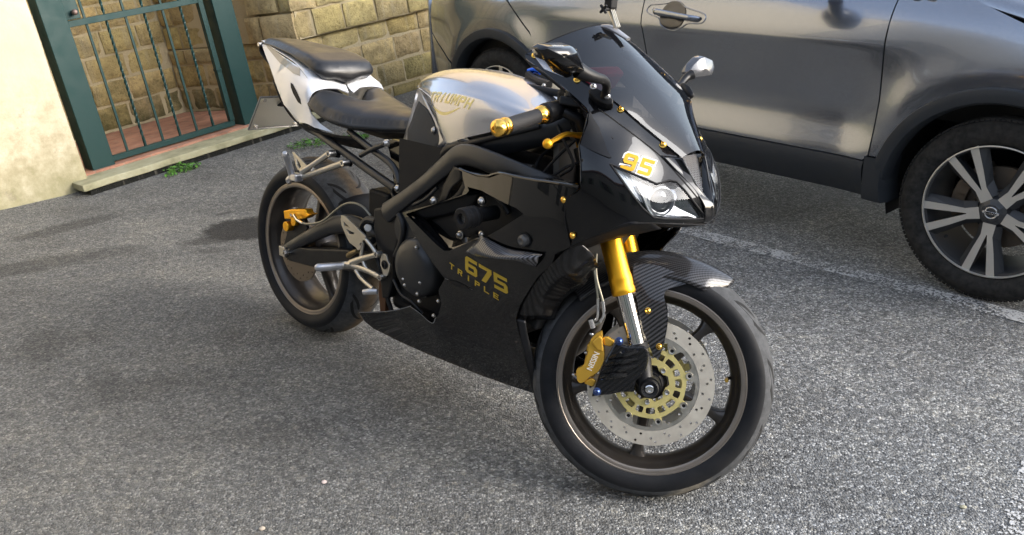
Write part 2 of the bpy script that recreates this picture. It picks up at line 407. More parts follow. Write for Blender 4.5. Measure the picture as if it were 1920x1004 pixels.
def asphalt():
    m = mat('asphalt', (.12, .12, .12), .8); k = N(m); co = k.co('Object')
    vo = k.n("ShaderNodeTexVoronoi"); vo.inputs["Scale"].default_value = 170; k.l(co, vo.inputs["Vector"])
    vo2 = k.n("ShaderNodeTexVoronoi"); vo2.inputs["Scale"].default_value = 75; k.l(co, vo2.inputs["Vector"])
    sep = k.n("ShaderNodeSeparateColor"); k.l(vo.outputs["Color"], sep.inputs[0])
    sep2 = k.n("ShaderNodeSeparateColor"); k.l(vo2.outputs["Color"], sep2.inputs[0])
    c1 = k.ramp(sep.outputs[0], [(0, (.028, .029, .03)), (.3, (.07, .072, .073)), (.65, (.15, .152, .15)), (.88, (.30, .30, .295)), (1, (.50, .50, .49))])
    c2 = k.ramp(sep2.outputs[1], [(0, (.06, .06, .06)), (.6, (.15, .15, .148)), (.93, (.24, .232, .21)), (.99, (.5, .47, .4))])
    c = k.mix(.28, c1, c2)
    fine = k.noise(co, 320, 3, .7); c = k.mix(.5, c, k.ramp(fine, [(.32, (.35,) * 3), (.68, (1.0,) * 3)]), 'MULTIPLY')
    # left asphalt browner, smoother; building shade there and sky brightness at right painted in
    pos = k.n("ShaderNodeSeparateXYZ"); k.l(co, pos.inputs[0])
    wob = k.noise(co, 1.3, 4); side = k.math('ADD', pos.outputs[0], k.math('MULTIPLY', k.math('SUBTRACT', wob, .5), 1.4))
    side = k.math('ADD', side, k.math('MULTIPLY', k.math('SUBTRACT', pos.outputs[1], 2.6), -.10))
    msk = k.ramp(k.math('MULTIPLY_ADD', side, .5, ), [(0, (0,) * 3), (1, (1,) * 3)])
    mr = k.n("ShaderNodeMapRange"); mr.inputs[1].default_value = -.75; mr.inputs[2].default_value = .7; k.l(side, mr.inputs[0]); msk = mr.outputs[0]
    left = k.mix(1., k.mix(.40, c, k.mix(1., (.13, .13, .13), k.ramp(k.noise(co, 90, 4, .7), [(.3, (.45,) * 3), (.7, (1.6,) * 3)]), 'MULTIPLY')), (1.10, 1.08, 1.02), 'MULTIPLY'); right = k.mix(1., c, (1.40, 1.43, 1.47), 'MULTIPLY')
    c = k.mix(msk, left, right)
    pat = k.noise(k.sc(co, (1, 1.6, 1)), 2.1, 5, .6); c = k.mix(1., c, k.ramp(pat, [(.33, (.78, .77, .76)), (.52, (1, 1, 1)), (.70, (1.28, 1.25, 1.18))]), 'MULTIPLY')
    pat2 = k.noise(co, 34, 5, .7); c = k.mix(1., c, k.ramp(pat2, [(.3, (.62, .62, .61)), (.5, (1, 1, 1)), (.72, (1.30, 1.27, 1.20))]), 'MULTIPLY')
    # stains with their own outlines
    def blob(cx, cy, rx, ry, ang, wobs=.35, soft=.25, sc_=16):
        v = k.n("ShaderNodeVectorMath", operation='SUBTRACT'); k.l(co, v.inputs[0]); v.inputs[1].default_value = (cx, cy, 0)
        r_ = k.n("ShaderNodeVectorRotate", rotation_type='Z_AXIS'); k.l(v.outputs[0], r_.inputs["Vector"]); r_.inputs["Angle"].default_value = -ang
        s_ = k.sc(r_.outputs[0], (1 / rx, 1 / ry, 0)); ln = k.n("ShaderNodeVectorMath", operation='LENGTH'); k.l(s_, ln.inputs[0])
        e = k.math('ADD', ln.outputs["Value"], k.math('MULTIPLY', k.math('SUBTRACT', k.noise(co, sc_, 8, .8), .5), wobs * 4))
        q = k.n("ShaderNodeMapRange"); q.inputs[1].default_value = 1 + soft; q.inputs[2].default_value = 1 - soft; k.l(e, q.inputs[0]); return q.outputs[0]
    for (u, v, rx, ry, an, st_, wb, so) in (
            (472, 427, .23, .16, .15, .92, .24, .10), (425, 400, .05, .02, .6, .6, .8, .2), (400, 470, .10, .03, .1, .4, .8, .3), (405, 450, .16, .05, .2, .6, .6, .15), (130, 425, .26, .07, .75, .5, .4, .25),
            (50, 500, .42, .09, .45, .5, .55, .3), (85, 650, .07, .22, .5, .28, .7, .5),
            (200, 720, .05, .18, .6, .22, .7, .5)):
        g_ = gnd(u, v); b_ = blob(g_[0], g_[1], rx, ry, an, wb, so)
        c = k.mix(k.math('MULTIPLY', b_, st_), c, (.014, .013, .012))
        hue = k.noise(co, 26, 4, .7, out='Color'); c = k.mix(.22, c, k.mix(1., c, k.mix(.6, (1, 1, 1), hue, 'OVERLAY'), 'MULTIPLY'))
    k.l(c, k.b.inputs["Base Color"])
    hgt = k.math('ADD', k.math('MULTIPLY', vo.outputs["Distance"], -1.), k.math('MULTIPLY', fine, .5))
    k.bump(hgt, 1.0, .006)
    k.l(k.ramp(sep.outputs[1], [(0, (.55,) * 3), (1, (.95,) * 3)]), k.b.inputs["Roughness"])
    return m
g = MB()
def gz(x, y):      # the road climbs a little towards the foot of the masonry
    q = BA.T @ (np.array([x, y, 0.]) - BO); tgt = max(0., .02 + .0803 * q[0] - .012); tgt = min(tgt, .26)
    s_ = min(1, max(0, (q[1] + 1.05) / .85)); return tgt * s_ * s_ * (3 - 2 * s_) * min(1, max(0, 1 - (q[1] + .02) / .12))
xs = [-40, -12, -6] + list(np.arange(-4, 2.01, .06)) + [3, 5, 12, 40]; ys = [-20, -6, -2, 0, 1, 2, 3] + list(np.arange(3.6, 8.01, .06)) + [10, 14, 40]
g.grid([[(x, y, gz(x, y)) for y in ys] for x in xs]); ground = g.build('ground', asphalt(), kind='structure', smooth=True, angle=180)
def gndz(u, v):
    z = 0.
    for _ in range(8): P = gnd(u, v, z); z = .5 * z + .5 * gz(P[0], P[1])
    return gnd(u, v, z)

def worn_paint(nm='worn_road_paint', th=.95):
    m = mat(nm, (.48, .48, .47), .7); k = N(m); co = k.co('Object')
    a = k.noise(co, 5, 4, .6); b = k.noise(co, 150, 3, .7); vo = k.n("ShaderNodeTexVoronoi"); vo.inputs["Scale"].default_value = 150; k.l(co, vo.inputs["Vector"])
    s_ = k.n("ShaderNodeSeparateColor"); k.l(vo.outputs["Color"], s_.inputs[0])
    t = k.math('ADD', k.math('MULTIPLY', a, 1.1 if th < .96 else .92), k.math('MULTIPLY', k.math('ADD', s_.outputs[0], b), .42))
    k.l(k.ramp(t, [(min(.98, th), (0,) * 3), (min(1., th + .07), (1,) * 3)]), k.b.inputs["Alpha"]); k.bump(b, .5, .002); return m
wp = worn_paint()
wp2 = worn_paint('faded_road_paint', .97)
def strip(pts, w, name, mt_=None, **k):
    m = MB(); P = [np.array([q[0], q[1], .004]) for q in pts]; V = []
    P = [P[0] + (P[-1] - P[0]) * i / 30 for i in range(31)]
    d = (P[-1] - P[0]); d /= np.linalg.norm(d); n = np.array([-d[1], d[0], 0]); rr = random.Random(3)
    m.grid([[p_ + n * (w / 2 + rr.uniform(-.006, .006)), p_ - n * (w / 2 + rr.uniform(-.006, .006))] for p_ in P]); return m.build(name, mt_ or wp, smooth=False, **k)
a_, b_ = gnd(1240, 421), gnd(1905, 594); dd = (b_ - a_) / np.linalg.norm(b_ - a_)
strip([a_ - dd * 1.6, b_ + dd * 1.0], .090, 'parking_line', kind='structure')
a_, b_ = gnd(1885, 1004), gnd(1925, 880)
dd = (b_ - a_) / np.linalg.norm(b_ - a_)
strip([a_ - dd * .6 + np.array([.06, 0, 0]), b_ + dd * .06 + np.array([.06, 0, 0])], .12, 'road_marking', wp2, kind='structure')

# small loose things on the asphalt
def pebble(u, v, r, col, name, label, cat, sc=(1, .8, .5)):
    m = MB().sphere((0, 0, 0), r, 10, sc); rr = random.Random(int(u))
    m.v = [tuple(np.array(q) * (1 + .25 * noise.noise(Vector(q) * 90 + Vector((u, v, 0))))) for q in m.v]
    p_ = gnd(u, v); o = m.build(name, mat(name + '_' + str(int(u)), col, .7), label=label, cat=cat); o.location = (p_[0], p_[1], r * sc[2] * .8); return o
pebble(608, 906, .008, (.55, .45, .42), 'pebble', 'pale pinkish pebble lying on the dark asphalt left of the front wheel', 'pebble')
pebble(492, 993, .008, (.4, .34, .27), 'pebble', 'small tan pebble on the asphalt at the bottom edge of the picture', 'pebble')
pebble(1805, 953, .008, (.34, .32, .22), 'pebble', 'yellowish pebble on the asphalt at lower right', 'pebble')

# ------------------------------------------------------------------ masonry
BM = m4(BA, BO)
def stone_mat(name, base, moss=1.0):
    m = mat(name, base, .9); k = N(m); co = k.co()
    at = k.n("ShaderNodeAttribute"); at.attribute_name = 'tint'
    n1 = k.noise(co, 9, 5, .65); n2 = k.noise(co, 55, 4, .7); n3 = k.noise(co, 180, 2)
    c = k.ramp(n1, [(.3, tuple(x * .62 for x in base)), (.5, base), (.72, tuple(min(1, x * 1.3) for x in base))])
    c = k.mix(1., c, at.outputs["Color"], 'MULTIPLY')
    c = k.mix(1., c, k.ramp(n2, [(.28, (.5, .48, .42)), (.45, (.95,) * 3), (.8, (1.15,) * 3)]), 'MULTIPLY')
    sp = k.n("ShaderNodeSeparateXYZ"); k.l(co, sp.inputs[0])
    hz = k.math('ADD', sp.outputs[2], k.math('MULTIPLY', k.math('SUBTRACT', n1, .5), .5))
    q = k.n("ShaderNodeMapRange"); q.inputs[1].default_value = .34; q.inputs[2].default_value = .08; k.l(hz, q.inputs[0])
    c = k.mix(k.math('MULTIPLY', q.outputs[0], .8 * moss), c, (.045, .05, .012))
    stv = k.noise(k.sc(co, (22, 22, 1.2)), 1, 3); c = k.mix(k.math('MULTIPLY', k.ramp(stv, [(.55, (0,) * 3), (.7, (1,) * 3)]), .28), c, (.4, .36, .28))
    k.l(c, k.b.inputs["Base Color"]); k.bump(k.math('ADD', n2, k.math('MULTIPLY', n3, .6)), .8, .012); return m
stone = stone_mat('tufa_blocks', (.45, .35, .165), .45); stone_in = stone_mat('tufa_blocks_inner', (.41, .315, .15), .9)
mortar = mat('mortar', (.44, .36, .22), .95); N(mortar).bump(N(mortar).noise(N(mortar).co(), 60, 4), .6, .01)
def block_wall(name, parent, org, du, length, c0, c1, m, bw=.27, bh=.165, dep=.036, seed=1, nrm=None, joint=.013, shift=0):
    """courses of rough blocks laid along du from org; nrm = outward normal (building frame)"""
    rr = random.Random(seed); du = np.array(du, float); du /= np.linalg.norm(du); nrm = np.array(nrm, float); up = np.array([0, 0, 1.]); org = np.array(org, float)
    mb = MB(); tint = []; z = c0; row = 0
    while z < c1 - .03:
        h = min(bh * rr.uniform(.98, 1.02), c1 - z); x = -rr.uniform(0, .25) - (row % 2) * bw * .5 + shift
        while x < length:
            w = bw * rr.uniform(.88, 1.12); xa, xb = max(x, 0), min(x + w, length); x += w
            if xb - xa < .05: continue
            ja = joint / 2 + rr.uniform(0, .004); nx, nz = max(4, int((xb - xa) / .035)), 6; pr = rr.uniform(-.006, .008); sd_ = Vector((rr.random() * 50, rr.random() * 50, 3))
            G = []
            for i in range(nx + 1):
                r_ = []
                for j in range(nz + 1):
                    s_, t_ = i / nx, j / nz; ex = min(s_, 1 - s_) * (xb - xa); ez = min(t_, 1 - t_) * h
                    px = xa + ja + (xb - xa - 2 * ja) * s_; pz = z + ja + (h - 2 * ja) * t_
                    e_ = min(ex, ez); rd = -dep * .30 * max(0, 1 - e_ / .022) ** 2 if e_ < .022 else 0
                    nz_ = noise.noise(Vector((px, pz, 0)) * 9 + sd_) * .008 + noise.noise(Vector((px, pz, 0)) * 32 + sd_) * .006
                    jx = noise.noise(Vector((px * 14, pz * 14, 9)) + sd_) * .006; jz = noise.noise(Vector((px * 14, pz * 14, 19)) + sd_) * .005
                    r_.append(org + du * (px + jx) + up * (pz + jz) + nrm * (pr + rd + nz_))
                G.append(r_)
            n0 = len(mb.v); mb.grid(G)
            ring = [G[i][0] for i in range(nx + 1)] + [G[nx][j] for j in range(1, nz + 1)] + [G[i][nz] for i in range(nx - 1, -1, -1)] + [G[0][j] for j in range(nz - 1, 0, -1)]
            k_ = len(ring); mb.add(ring + [q - nrm * dep for q in ring], [(i, (i + 1) % k_, k_ + (i + 1) % k_, k_ + i) for i in range(k_)])
            v_ = rr.uniform(.86, 1.12); tn = (v_ * rr.uniform(.97, 1.05), v_, v_ * rr.uniform(.82, 1.08), 1)
            tint += [tn] * (len(mb.v) - n0)
        z += h; row += 1
    me = mb.mesh(name, weld=False); at = me.color_attributes.new('tint', 'FLOAT_COLOR', 'POINT'); at.data.foreach_set('color', [x for t in tint for x in t])
    o = link(name, me, m, parent, smooth=True, angle=60)
    return o
def mortar_slab(parent, name, a, b, c0, c1, back, nrm, off=.014):
    a, b, nrm = (np.array(q, float) for q in (a, b, nrm)); a, b = a - nrm * off, b - nrm * off
    m = MB(); V = []
    for q in (a, b, b - nrm * back, a - nrm * back):
        for z in (c0, c1): V.append((q[0], q[1], z))
    m.add(V, [(0, 2, 3, 1), (2, 4, 5, 3), (4, 6, 7, 5), (6, 0, 1, 7), (1, 3, 5, 7), (0, 6, 4, 2)]); return m.build(name, mortar, parent, smooth=False)

bw = empty('stone_building', BM, label='building of rough yellow tufa blocks behind the motorcycle, right of the gate', cat='building')
wall = MB()
block_wall('front_wall', bw, (1.58, 0, 0), (1, 0, 0), 5.2, -.62, .5, stone, seed=4, nrm=(0, -1, 0))
block_wall('front_wall', bw, (1.50, -.045, 0), (1, 0, 0), 5.28, .5, 2.2, stone, seed=9, nrm=(0, -1, 0), bh=.175)
mortar_slab(bw, 'mortar_core', (1.585, .0), (6.78, .0), -.7, .5, .30, (0, -1))
mortar_slab(bw, 'mortar_core', (1.52, -.04), (6.78, -.04), .502, 2.2, .30, (0, -1))
bxu = MB().box((4.2, .2, 3.3), (5.3, .45, 2.1)).build('upper_wall', mat('sandy_render', (.46, .36, .24), .9), bw, smooth=False)
# splayed passage side
sa, sb = np.array([1.58, 0.]), np.array([1.19, 1.2]); sd_ = (sb - sa) / np.linalg.norm(sb - sa); sn = np.array([-sd_[1], sd_[0]])
sn = sn if sn[0] < 0 else -sn
block_wall('passage_wall', bw, (*sa, 0), (*sd_, 0), 1.27, -.1, .5, stone_in, seed=14, nrm=(*sn, 0))
sa2 = np.array([1.50, -.045]); 
block_wall('passage_wall', bw, (*sa2, 0), (*sd_, 0), .42, .5, 2.2, stone, seed=15, nrm=(*sn, 0), bh=.175)
block_wall('passage_wall', bw, (*(sa + sd_ * .42), 0), (*sd_, 0), .85, .5, 2.2, stone_in, seed=16, nrm=(*sn, 0))
mortar_slab(bw, 'mortar_core', sa, sb, -.1, .498, .2, sn)
mortar_slab(bw, 'mortar_core', sa2, sb, .503, 2.2, .2, sn, .03)
# back of the passage
block_wall('back_wall', bw, (-1.4, 1.2, 0), (1, 0, 0), 2.6, -.1, 2.2, stone_in, seed=21, nrm=(0, -1, 0))
mortar_slab(bw, 'mortar_core', (-1.4, 1.2), (1.3, 1.2), -.1, 2.2, .2, (0, -1))

# plastered house on the left
def plaster():
    m = mat('plaster', (.6, .5, .36), .85); k = N(m); co = k.co(); sp = k.n("ShaderNodeSeparateXYZ"); k.l(co, sp.inputs[0])
    n1 = k.noise(co, 3.5, 5, .6); n2 = k.noise(co, 26, 5, .65); n3 = k.noise(co, 9, 5, .7)
    c = k.ramp(n1, [(.3, (.44, .37, .255)), (.6, (.51, .435, .315))])
    hz = k.math('ADD', sp.outputs[2], k.math('MULTIPLY', k.math('SUBTRACT', n1, .5), .6)); q = k.n("ShaderNodeMapRange"); q.inputs[1].default_value = .75; q.inputs[2].default_value = .45; k.l(hz, q.inputs[0])
    c = k.mix(k.math('MULTIPLY', q.outputs[0], .8), c, k.ramp(n3, [(.35, (.37, .31, .19)), (.52, (.50, .43, .29)), (.7, (.60, .53, .39))]))
    q2 = k.n("ShaderNodeMapRange"); q2.inputs[1].default_value = .34; q2.inputs[2].default_value = .04
    k.l(k.math('ADD', sp.outputs[2], k.math('MULTIPLY', k.math('SUBTRACT', n3, .5), .5)), q2.inputs[0]); c = k.mix(k.math('MULTIPLY', q2.outputs[0], .55), c, (.16, .16, .06))
    spot = k.ramp(k.noise(k.sc(co, (1, 1, 1.3)), 7, 5, .7), [(.6, (0,) * 3), (.68, (1,) * 3)])
    c = k.mix(k.math('MULTIPLY', k.math('MULTIPLY', spot, q.outputs[0]), .45), c, (.2, .17, .12))
    k.l(c, k.b.inputs["Base Color"]); k.bump(k.math('ADD', n2, n3), .25, .01); return m
pw = MB(); r_ = .012
G = []
for z in list(np.linspace(-.45, 2.6, 40)) + [4, 6.5]:
    row = []
    for x, y in [(-3.4, .9), (-3.4, 0), (-3, 0), (-2, 0), (-1.5, 0), (-1.2, 0), (-.9, 0), (-.7, 0), (-.5, 0), (-.35, 0), (-.2, 0), (-.1, 0), (-.03, 0), (.0, .0), (.012, .006), (.018, .02), (.02, .06), (.02, .2), (.02, .9)]:
        d_ = noise.noise(Vector((x * 3, z * 3, 1))) * .006; row.append((x + (d_ if y > .01 else 0), y + (d_ if x < -.01 else 0), z))
    G.append(row)
pw.grid(G)
pw.add([(-3.4, 0, 6.5), (.02, 0, 6.5), (.02, .9, 6.5), (-3.4, .9, 6.5)], [(0, 1, 2, 3)])
pw.build('plastered_house', plaster(), None, label='cream plastered house wall with grey damp stains at the left edge', cat='house wall').matrix_world = BM

nh = empty('unseen_reflection_house', BM, label='unseen grey house added further left to darken the reflections in glossy paint', cat='house')  # unseen house, added so the fairing and car doors mirror something dark
MB().box((-11.5, .55, 3.4), (16, 1.1, 8.4)).build('wall', mat('grey_render', (.125, .125, .12), .9), nh, smooth=False)
for x in (-5.5, -8, -10.5, -13, -15.5):
    MB().box((x, -.02, 2.2), (1.0, .05, 1.5)).build('window', mat('dark_window', (.03, .035, .04), .1), nh, smooth=False)
# passage floor and threshold
def tilef():
    m = mat('terracotta_floor', (.36, .17, .11), .75); k = N(m); co = k.co(); br = k.n("ShaderNodeTexBrick"); k.l(co, br.inputs["Vector"])
    br.inputs["Scale"].default_value = 6; br.inputs["Color1"].default_value = (.33, .155, .1, 1); br.inputs["Color2"].default_value = (.40, .2, .13, 1); br.inputs["Mortar"].default_value = (.26, .2, .15, 1)
    br.inputs["Mortar Size"].default_value = .012; br.inputs["Brick Width"].default_value = 1.0; br.inputs["Row Height"].default_value = .5
    nz = k.noise(co, 7, 5, .65); c = k.mix(1., br.outputs[0], k.ramp(nz, [(.3, (.6, .58, .55)), (.5, (1, 1, 1)), (.75, (1.25, 1.25, 1.2))]), 'MULTIPLY'); k.l(c, k.b.inputs["Base Color"]); k.bump(nz, .2, .005); return m
fl = MB(); fl.plate([[(-1.3, .06), (1.54, .06), (1.18, 1.18), (-1.3, 1.18)]], lambda a, b, t: (a, b, t), -.2, .058)
o = fl.build('passage_floor', tilef(), kind='structure', smooth=False); o.matrix_world = BM
def sillm():
    m = mat('threshold_stone', (.36, .33, .2), .8); k = N(m); co = k.co(); n1 = k.noise(co, 8, 5, .65); n2 = k.noise(co, 90, 3)
    c = k.ramp(n1, [(.3, (.19, .18, .10)), (.5, (.30, .28, .17)), (.75, (.40, .38, .26))]); k.l(c, k.b.inputs["Base Color"]); k.bump(n2, .4, .004); return m
st = empty('threshold', BM, label='worn grey green stone threshold slab under the green gate', cat='doorstep')
sl = MB(); nx, ny = 60, 8
def slabpt(i, j, z):
    x = -.075 + 1.55 * i / nx; y = -.15 + .245 * j / ny
    return (x + noise.noise(Vector((x * 9, y * 9, 2))) * .004, y + (noise.noise(Vector((x * 7, 3, 0))) * .007 if j == 0 else 0), z + noise.noise(Vector((x * 6, y * 6, 5))) * .003)
T = [[slabpt(i, j, .045) for j in range(ny + 1)] for i in range(nx + 1)]; Bt = [[slabpt(i, j, .008) for j in range(ny + 1)] for i in range(nx + 1)]
sl.grid(T); sl.grid(Bt); 
for a, b in ((0, None), (nx, None)): sl.grid([T[a], Bt[a]])
sl.grid([[r[0] for r in T], [r[0] for r in Bt]]); sl.grid([[r[ny] for r in T], [r[ny] for r in Bt]])
sl.build('slab', sillm(), st, bevel=.004, smooth=False)
bs = MB(); G = []
for i in range(60):
    x = -.04 + 1.6 * i / 59
    G.append([(x, -.137 + noise.noise(Vector((x * 11, k_ * 2, 0))) * .006, .006 - .08 * k_) for k_ in range(4)])
bs.grid(G); bs.grid([[(r[-1][0], -.1, r[-1][2]), (r[-1][0], .05, r[-1][2])] for r in G]); bs.build('footing', stone_mat('footing_stone', (.3, .26, .14), .08), st)
me = st.children[-1].data; at = me.color_attributes.new('tint', 'FLOAT_COLOR', 'POINT'); at.data.foreach_set('color', [1.] * 4 * len(me.vertices))

# gate
green = mat('green_gate_paint', (.006, .034, .031), .45, spec=.3); rough_var(green, .4, .6, 14, .05)
gate = empty('garden_gate', BM, label='dark green iron gate with alternating plain and twisted bars, between two thick posts', cat='gate')
def bxx(x0, x1, y0, y1, z0, z1): return MB().box(((x0 + x1) / 2, (y0 + y1) / 2, (z0 + z1) / 2), (x1 - x0, y1 - y0, z1 - z0))
bxx(.083, .211, .085, .215, .046, 2.3).build('post', green, gate, bevel=.003)
bxx(1.06, 1.19, .085, .215, .046, 2.3).build('post', green, gate, bevel=.003)
bxx(.217, .997, .13, .165, .83, .865).build('rail', green, gate, bevel=.002)
bxx(.214, 1.02, .13, .165, .066, .098).build('rail', green, gate, bevel=.002)
m_ = bxx(.993, 1.025, .128, .167, .10, 2.1)
for z in (.42, .425, 1.2): m_.box((1.009, .1475, z), (.037, .044, .012))
m_.build('stile', green, gate, bevel=.002)
bxx(.2125, .297, .12, .172, .869, 1.25).build('lock_box', green, gate, bevel=.003)
MB().cyl((.262, .122, .905), (.262, .095, .905), .012, .014).sphere((.262, .09, .905), .0165, 12).build('lock_knob', mat('worn_brass', (.2, .14, .12), .5, .7), gate)
for i in range(6):
    x = .3225 + .1118 * i; mb = MB()
    if i % 2: # twisted square bar
        n_ = 150; V = []; hw = .0068
        for k_ in range(n_ + 1):
            z = .096 + (2.08 - .096) * k_ / n_; tw = (z - .3) * 42 if z > .14 else -6.7
            for q in range(4):
                a = tw + math.pi / 2 * q; V.append((x + hw * 1.25 * math.cos(a), .1475 + hw * 1.25 * math.sin(a), z))
        mb.add(V, [(4 * k_ + q, 4 * k_ + (q + 1) % 4, 4 * k_ + 4 + (q + 1) % 4, 4 * k_ + 4 + q) for k_ in range(n_) for q in range(4)])
    else: mb.box((x, .1475, 1.088), (.0125, .0125, 1.984), Rz(.0))
    mb.build('bar', green, gate, smooth=False)

# weeds along the wall foot
leafm = mat('weed_leaf', (.07, .19, .02), .5); N(leafm)
def weed(p_, r, n, label, seed, h=.05):
    rr = random.Random(seed); mb = MB()
    for i in range(n):
        a = rr.uniform(0, 6.283); d = r * math.sqrt(rr.random()); c = np.array([math.cos(a) * d * 1.5, math.sin(a) * d * .6, rr.uniform(.006, h) * (1 - .5 * d / r)])
        L = rr.uniform(.012, .03); b = rr.uniform(0, 6.283); ti = rr.uniform(-.6, .6)
        ax = np.array([math.cos(b), math.sin(b), math.sin(ti)]); bx_ = np.array([-math.sin(b), math.cos(b), rr.uniform(-.4, .4)])
        tip = c + ax * L; mb.add([c, c + ax * L * .4 + bx_ * L * .38 + [0, 0, .003], tip - [0, 0, .004], c + ax * L * .4 - bx_ * L * .38 + [0, 0, .003]], [(0, 1, 2), (0, 2, 3)])
        if rr.random() < .5: mb.tube([c - [0, 0, c[2]], c], .0012, 4, caps=False)
    o = mb.build('weed', leafm, label=label, cat='weed', smooth=False); o.matrix_world = Matrix.Translation(p_.tolist()) @ Matrix.Rotation(rad(46), 4, 'Z'); return o
weed(gndz(342, 322), .075, 110, 'bright green leafy weed growing under the edge of the stone threshold', 3, .06)
weed(gndz(596, 268), .14, 160, 'low green weeds at the wall foot behind the tail of the motorcycle', 5, .03)
weed(gndz(668, 262), .07, 90, 'green weed tuft at the wall foot seen under the rider seat', 8, .04)

# house across the street, behind the viewer: it is what the glossy paint mirrors
hb = MB(); hb.box((3, -10.5, 2.6), (34, 6, 5.6))
hs = empty('house_across_street', Matrix.Identity(4), label='low greyish plastered house across the street behind the viewer', cat='house')
hb.build('wall', mat('house_render', (.30, .295, .27), .9), hs, smooth=False)
wm = mat('dark_window', (.03, .035, .04), .1); sh = mat('shutter', (.1, .16, .11), .6)
for x in range(-11, 18, 4):
    w = MB().box((x, -7.47, 2.9), (1.1, .06, 1.5)).build('window', wm, hs, smooth=False)
    MB().box((x - .85, -7.44, 2.9), (.5, .08, 1.5)).box((x + .85, -7.44, 2.9), (.5, .08, 1.5)).build('shutter', sh, hs, smooth=False)
MB().box((3, -10.4, 5.5), (35, 7.2, .25)).build('roof', mat('roof_tiles', (.3, .13, .07), .8), hs, smooth=False)
# ================================================================== CAR
car = empty('parked_car', m4(CA, CO), label='dark grey SUV parked behind the motorcycle, its near side and front wheel in view', cat='car')
def cray(u, v): return CA.T @ (CAM - CO), CA.T @ _ray(u, v)
paint = mat('grey_metallic_paint', (.2, .2, .205), .21, .85, coat=1.0, coat_r=.015)
clad = mat('grey_black_cladding', (.026, .030, .035), .5, spec=.35); rough_var(clad, .38, .62, 9, .04)
blk = mat('matt_black', (.008, .008, .008), .7)
glass_dark = mat('car_glass', (.02, .022, .025), .03, 0, coat=1)
chrome = mat('chrome', (.72, .72, .72), .12, 1.0)
k_ = N(paint); fl_ = k_.n("ShaderNodeTexVoronoi"); fl_.inputs["Scale"].default_value = 900; k_.l(k_.co(), fl_.inputs["Vector"])
_s = k_.n("ShaderNodeSeparateColor"); k_.l(fl_.outputs["Color"], _s.inputs[0]); k_.l(k_.ramp(_s.outputs[0], [(0, (.21, .23, .265)), (1, (.32, .345, .395))]), k_.b.inputs["Base Color"])
_du = k_.noise(k_.co(), 4, 5, .65); k_.l(k_.ramp(_du, [(.35, (.015,) * 3), (.7, (.07,) * 3)]), k_.b.inputs["Coat Roughness"])

ZK = [.26, .30, .36, .42, .455, .50, .56, .63, .72, .80, .86, .884, .892, .93, .96, .98, 1.0, 1.02, 1.05, 1.09]
YK = [.07, .045, .015, .0, -.006, .004, .017, .016, .001, -.013, -.024, -.031, -.032, -.016, -.004, .006, .018, .032, .058, .10]
_zz = np.linspace(.24, 1.1, 173); _yy = np.interp(_zz, ZK, YK)
_ker = np.ones(7) / 7; _ys = np.convolve(np.pad(_yy, 3, mode='edge'), _ker, 'valid')
YF = [.07, .05, .02, .0, -.008, -.012, -.016, -.02, -.023, -.026, -.026, -.025, -.024, -.018, -.008, .002, .014, .028, .055, .10]
_yf = np.convolve(np.pad(np.interp(_zz, ZK, YF), 3, mode='edge'), _ker, 'valid')
def bodyy(x, z):
    x = np.asarray(x, float); z = np.asarray(z, float)
    t = np.clip((x + .62) / .3, 0, 1); t = t * t * (3 - 2 * t); t2 = np.clip((-2.15 - x) / .35, 0, 1); t2 = t2 * t2 * (3 - 2 * t2)
    yd = np.where(np.abs(z - .89) < .05, np.interp(z, _zz, .35 * _ys + .65 * _yy), np.interp(z, _zz, _ys))
    y = yd * (1 - np.maximum(t, t2)) + np.interp(z, _zz, _yf) * np.maximum(t, t2)
    for cx in (0, -2.646):   # flared arches
        r = np.hypot(x - cx, z - .337); y = y - .018 * np.exp(-((r - .47) / .09) ** 2)
    y = y + np.where(x > .3, .55 * (x - .3) ** 2, 0) + np.where(x < -2.95, .55 * (x + 2.95) ** 2, 0) + .004 * (x + 1.3) ** 2 * (x < -1.3)
    return y
cs = Sheet((0, 0, 0), (0, -1, 0), (1, 0, 0), fn=lambda q: -bodyy(q[:, 0], CSGN * q[:, 1]), ray=cray)
CSGN = 1 if cs.b[2] > 0 else -1
def cst(x, z): return np.array([x, CSGN * z])
def arc(cx, r, a0, a1, n=24): return [(cx + r * math.cos(rad(a0 + (a1 - a0) * i / n)), .337 + r * math.sin(rad(a0 + (a1 - a0) * i / n))) for i in range(n + 1)]
def cpan(name, pts, m=paint, holes=(), off=0, thick=.012, **k):
    return cs.panel([cst(*q) for q in pts], [[cst(*q) for q in h] for h in holes], .03, off, thick).build(name, m, car, angle=50, **k)
TOP = 1.075
R_ = .448
g_ = .003
fa = arc(0, R_, 178, 20); fender = [(-.4445 , .449)] ; 
fender = [(-.468 + g_, .30), (-.462 + g_, .45), (-.452 + g_, .68), (-.455 + g_, .9), (-.462 + g_, TOP - .02), (-.19, 1.05), (0, .985), (.35, .93), (.62, .86), (.80, .78), (.84, .6), (.80, .49)] + arc(0, R_, 20, 163, 30)
fender = [q for q in fender if not (q[1] < .44 and q[0] < -.4)] ; fender = [(-.462 + g_, .47)] + fender[1:] if fender[0][1] < .46 else fender
cpan('front_fender', [(-.460, .468), (-.449, .68), (-.452, .9), (-.459, 1.045), (-.19, 1.05), (0, .985), (.35, .93), (.62, .86), (.80, .78), (.84, .6), (.80, .49)] + arc(0, R_, 20, 163.5, 30)[:-1] + [(-.43, .465)])
cpan('front_door', [(-1.560, .446), (-.486, .446), (-.466, .47), (-.455, .68), (-.458, .9), (-.465, TOP), (-1.640, TOP), (-1.617, .98), (-1.600, .85), (-1.578, .68), (-1.565, .5)])
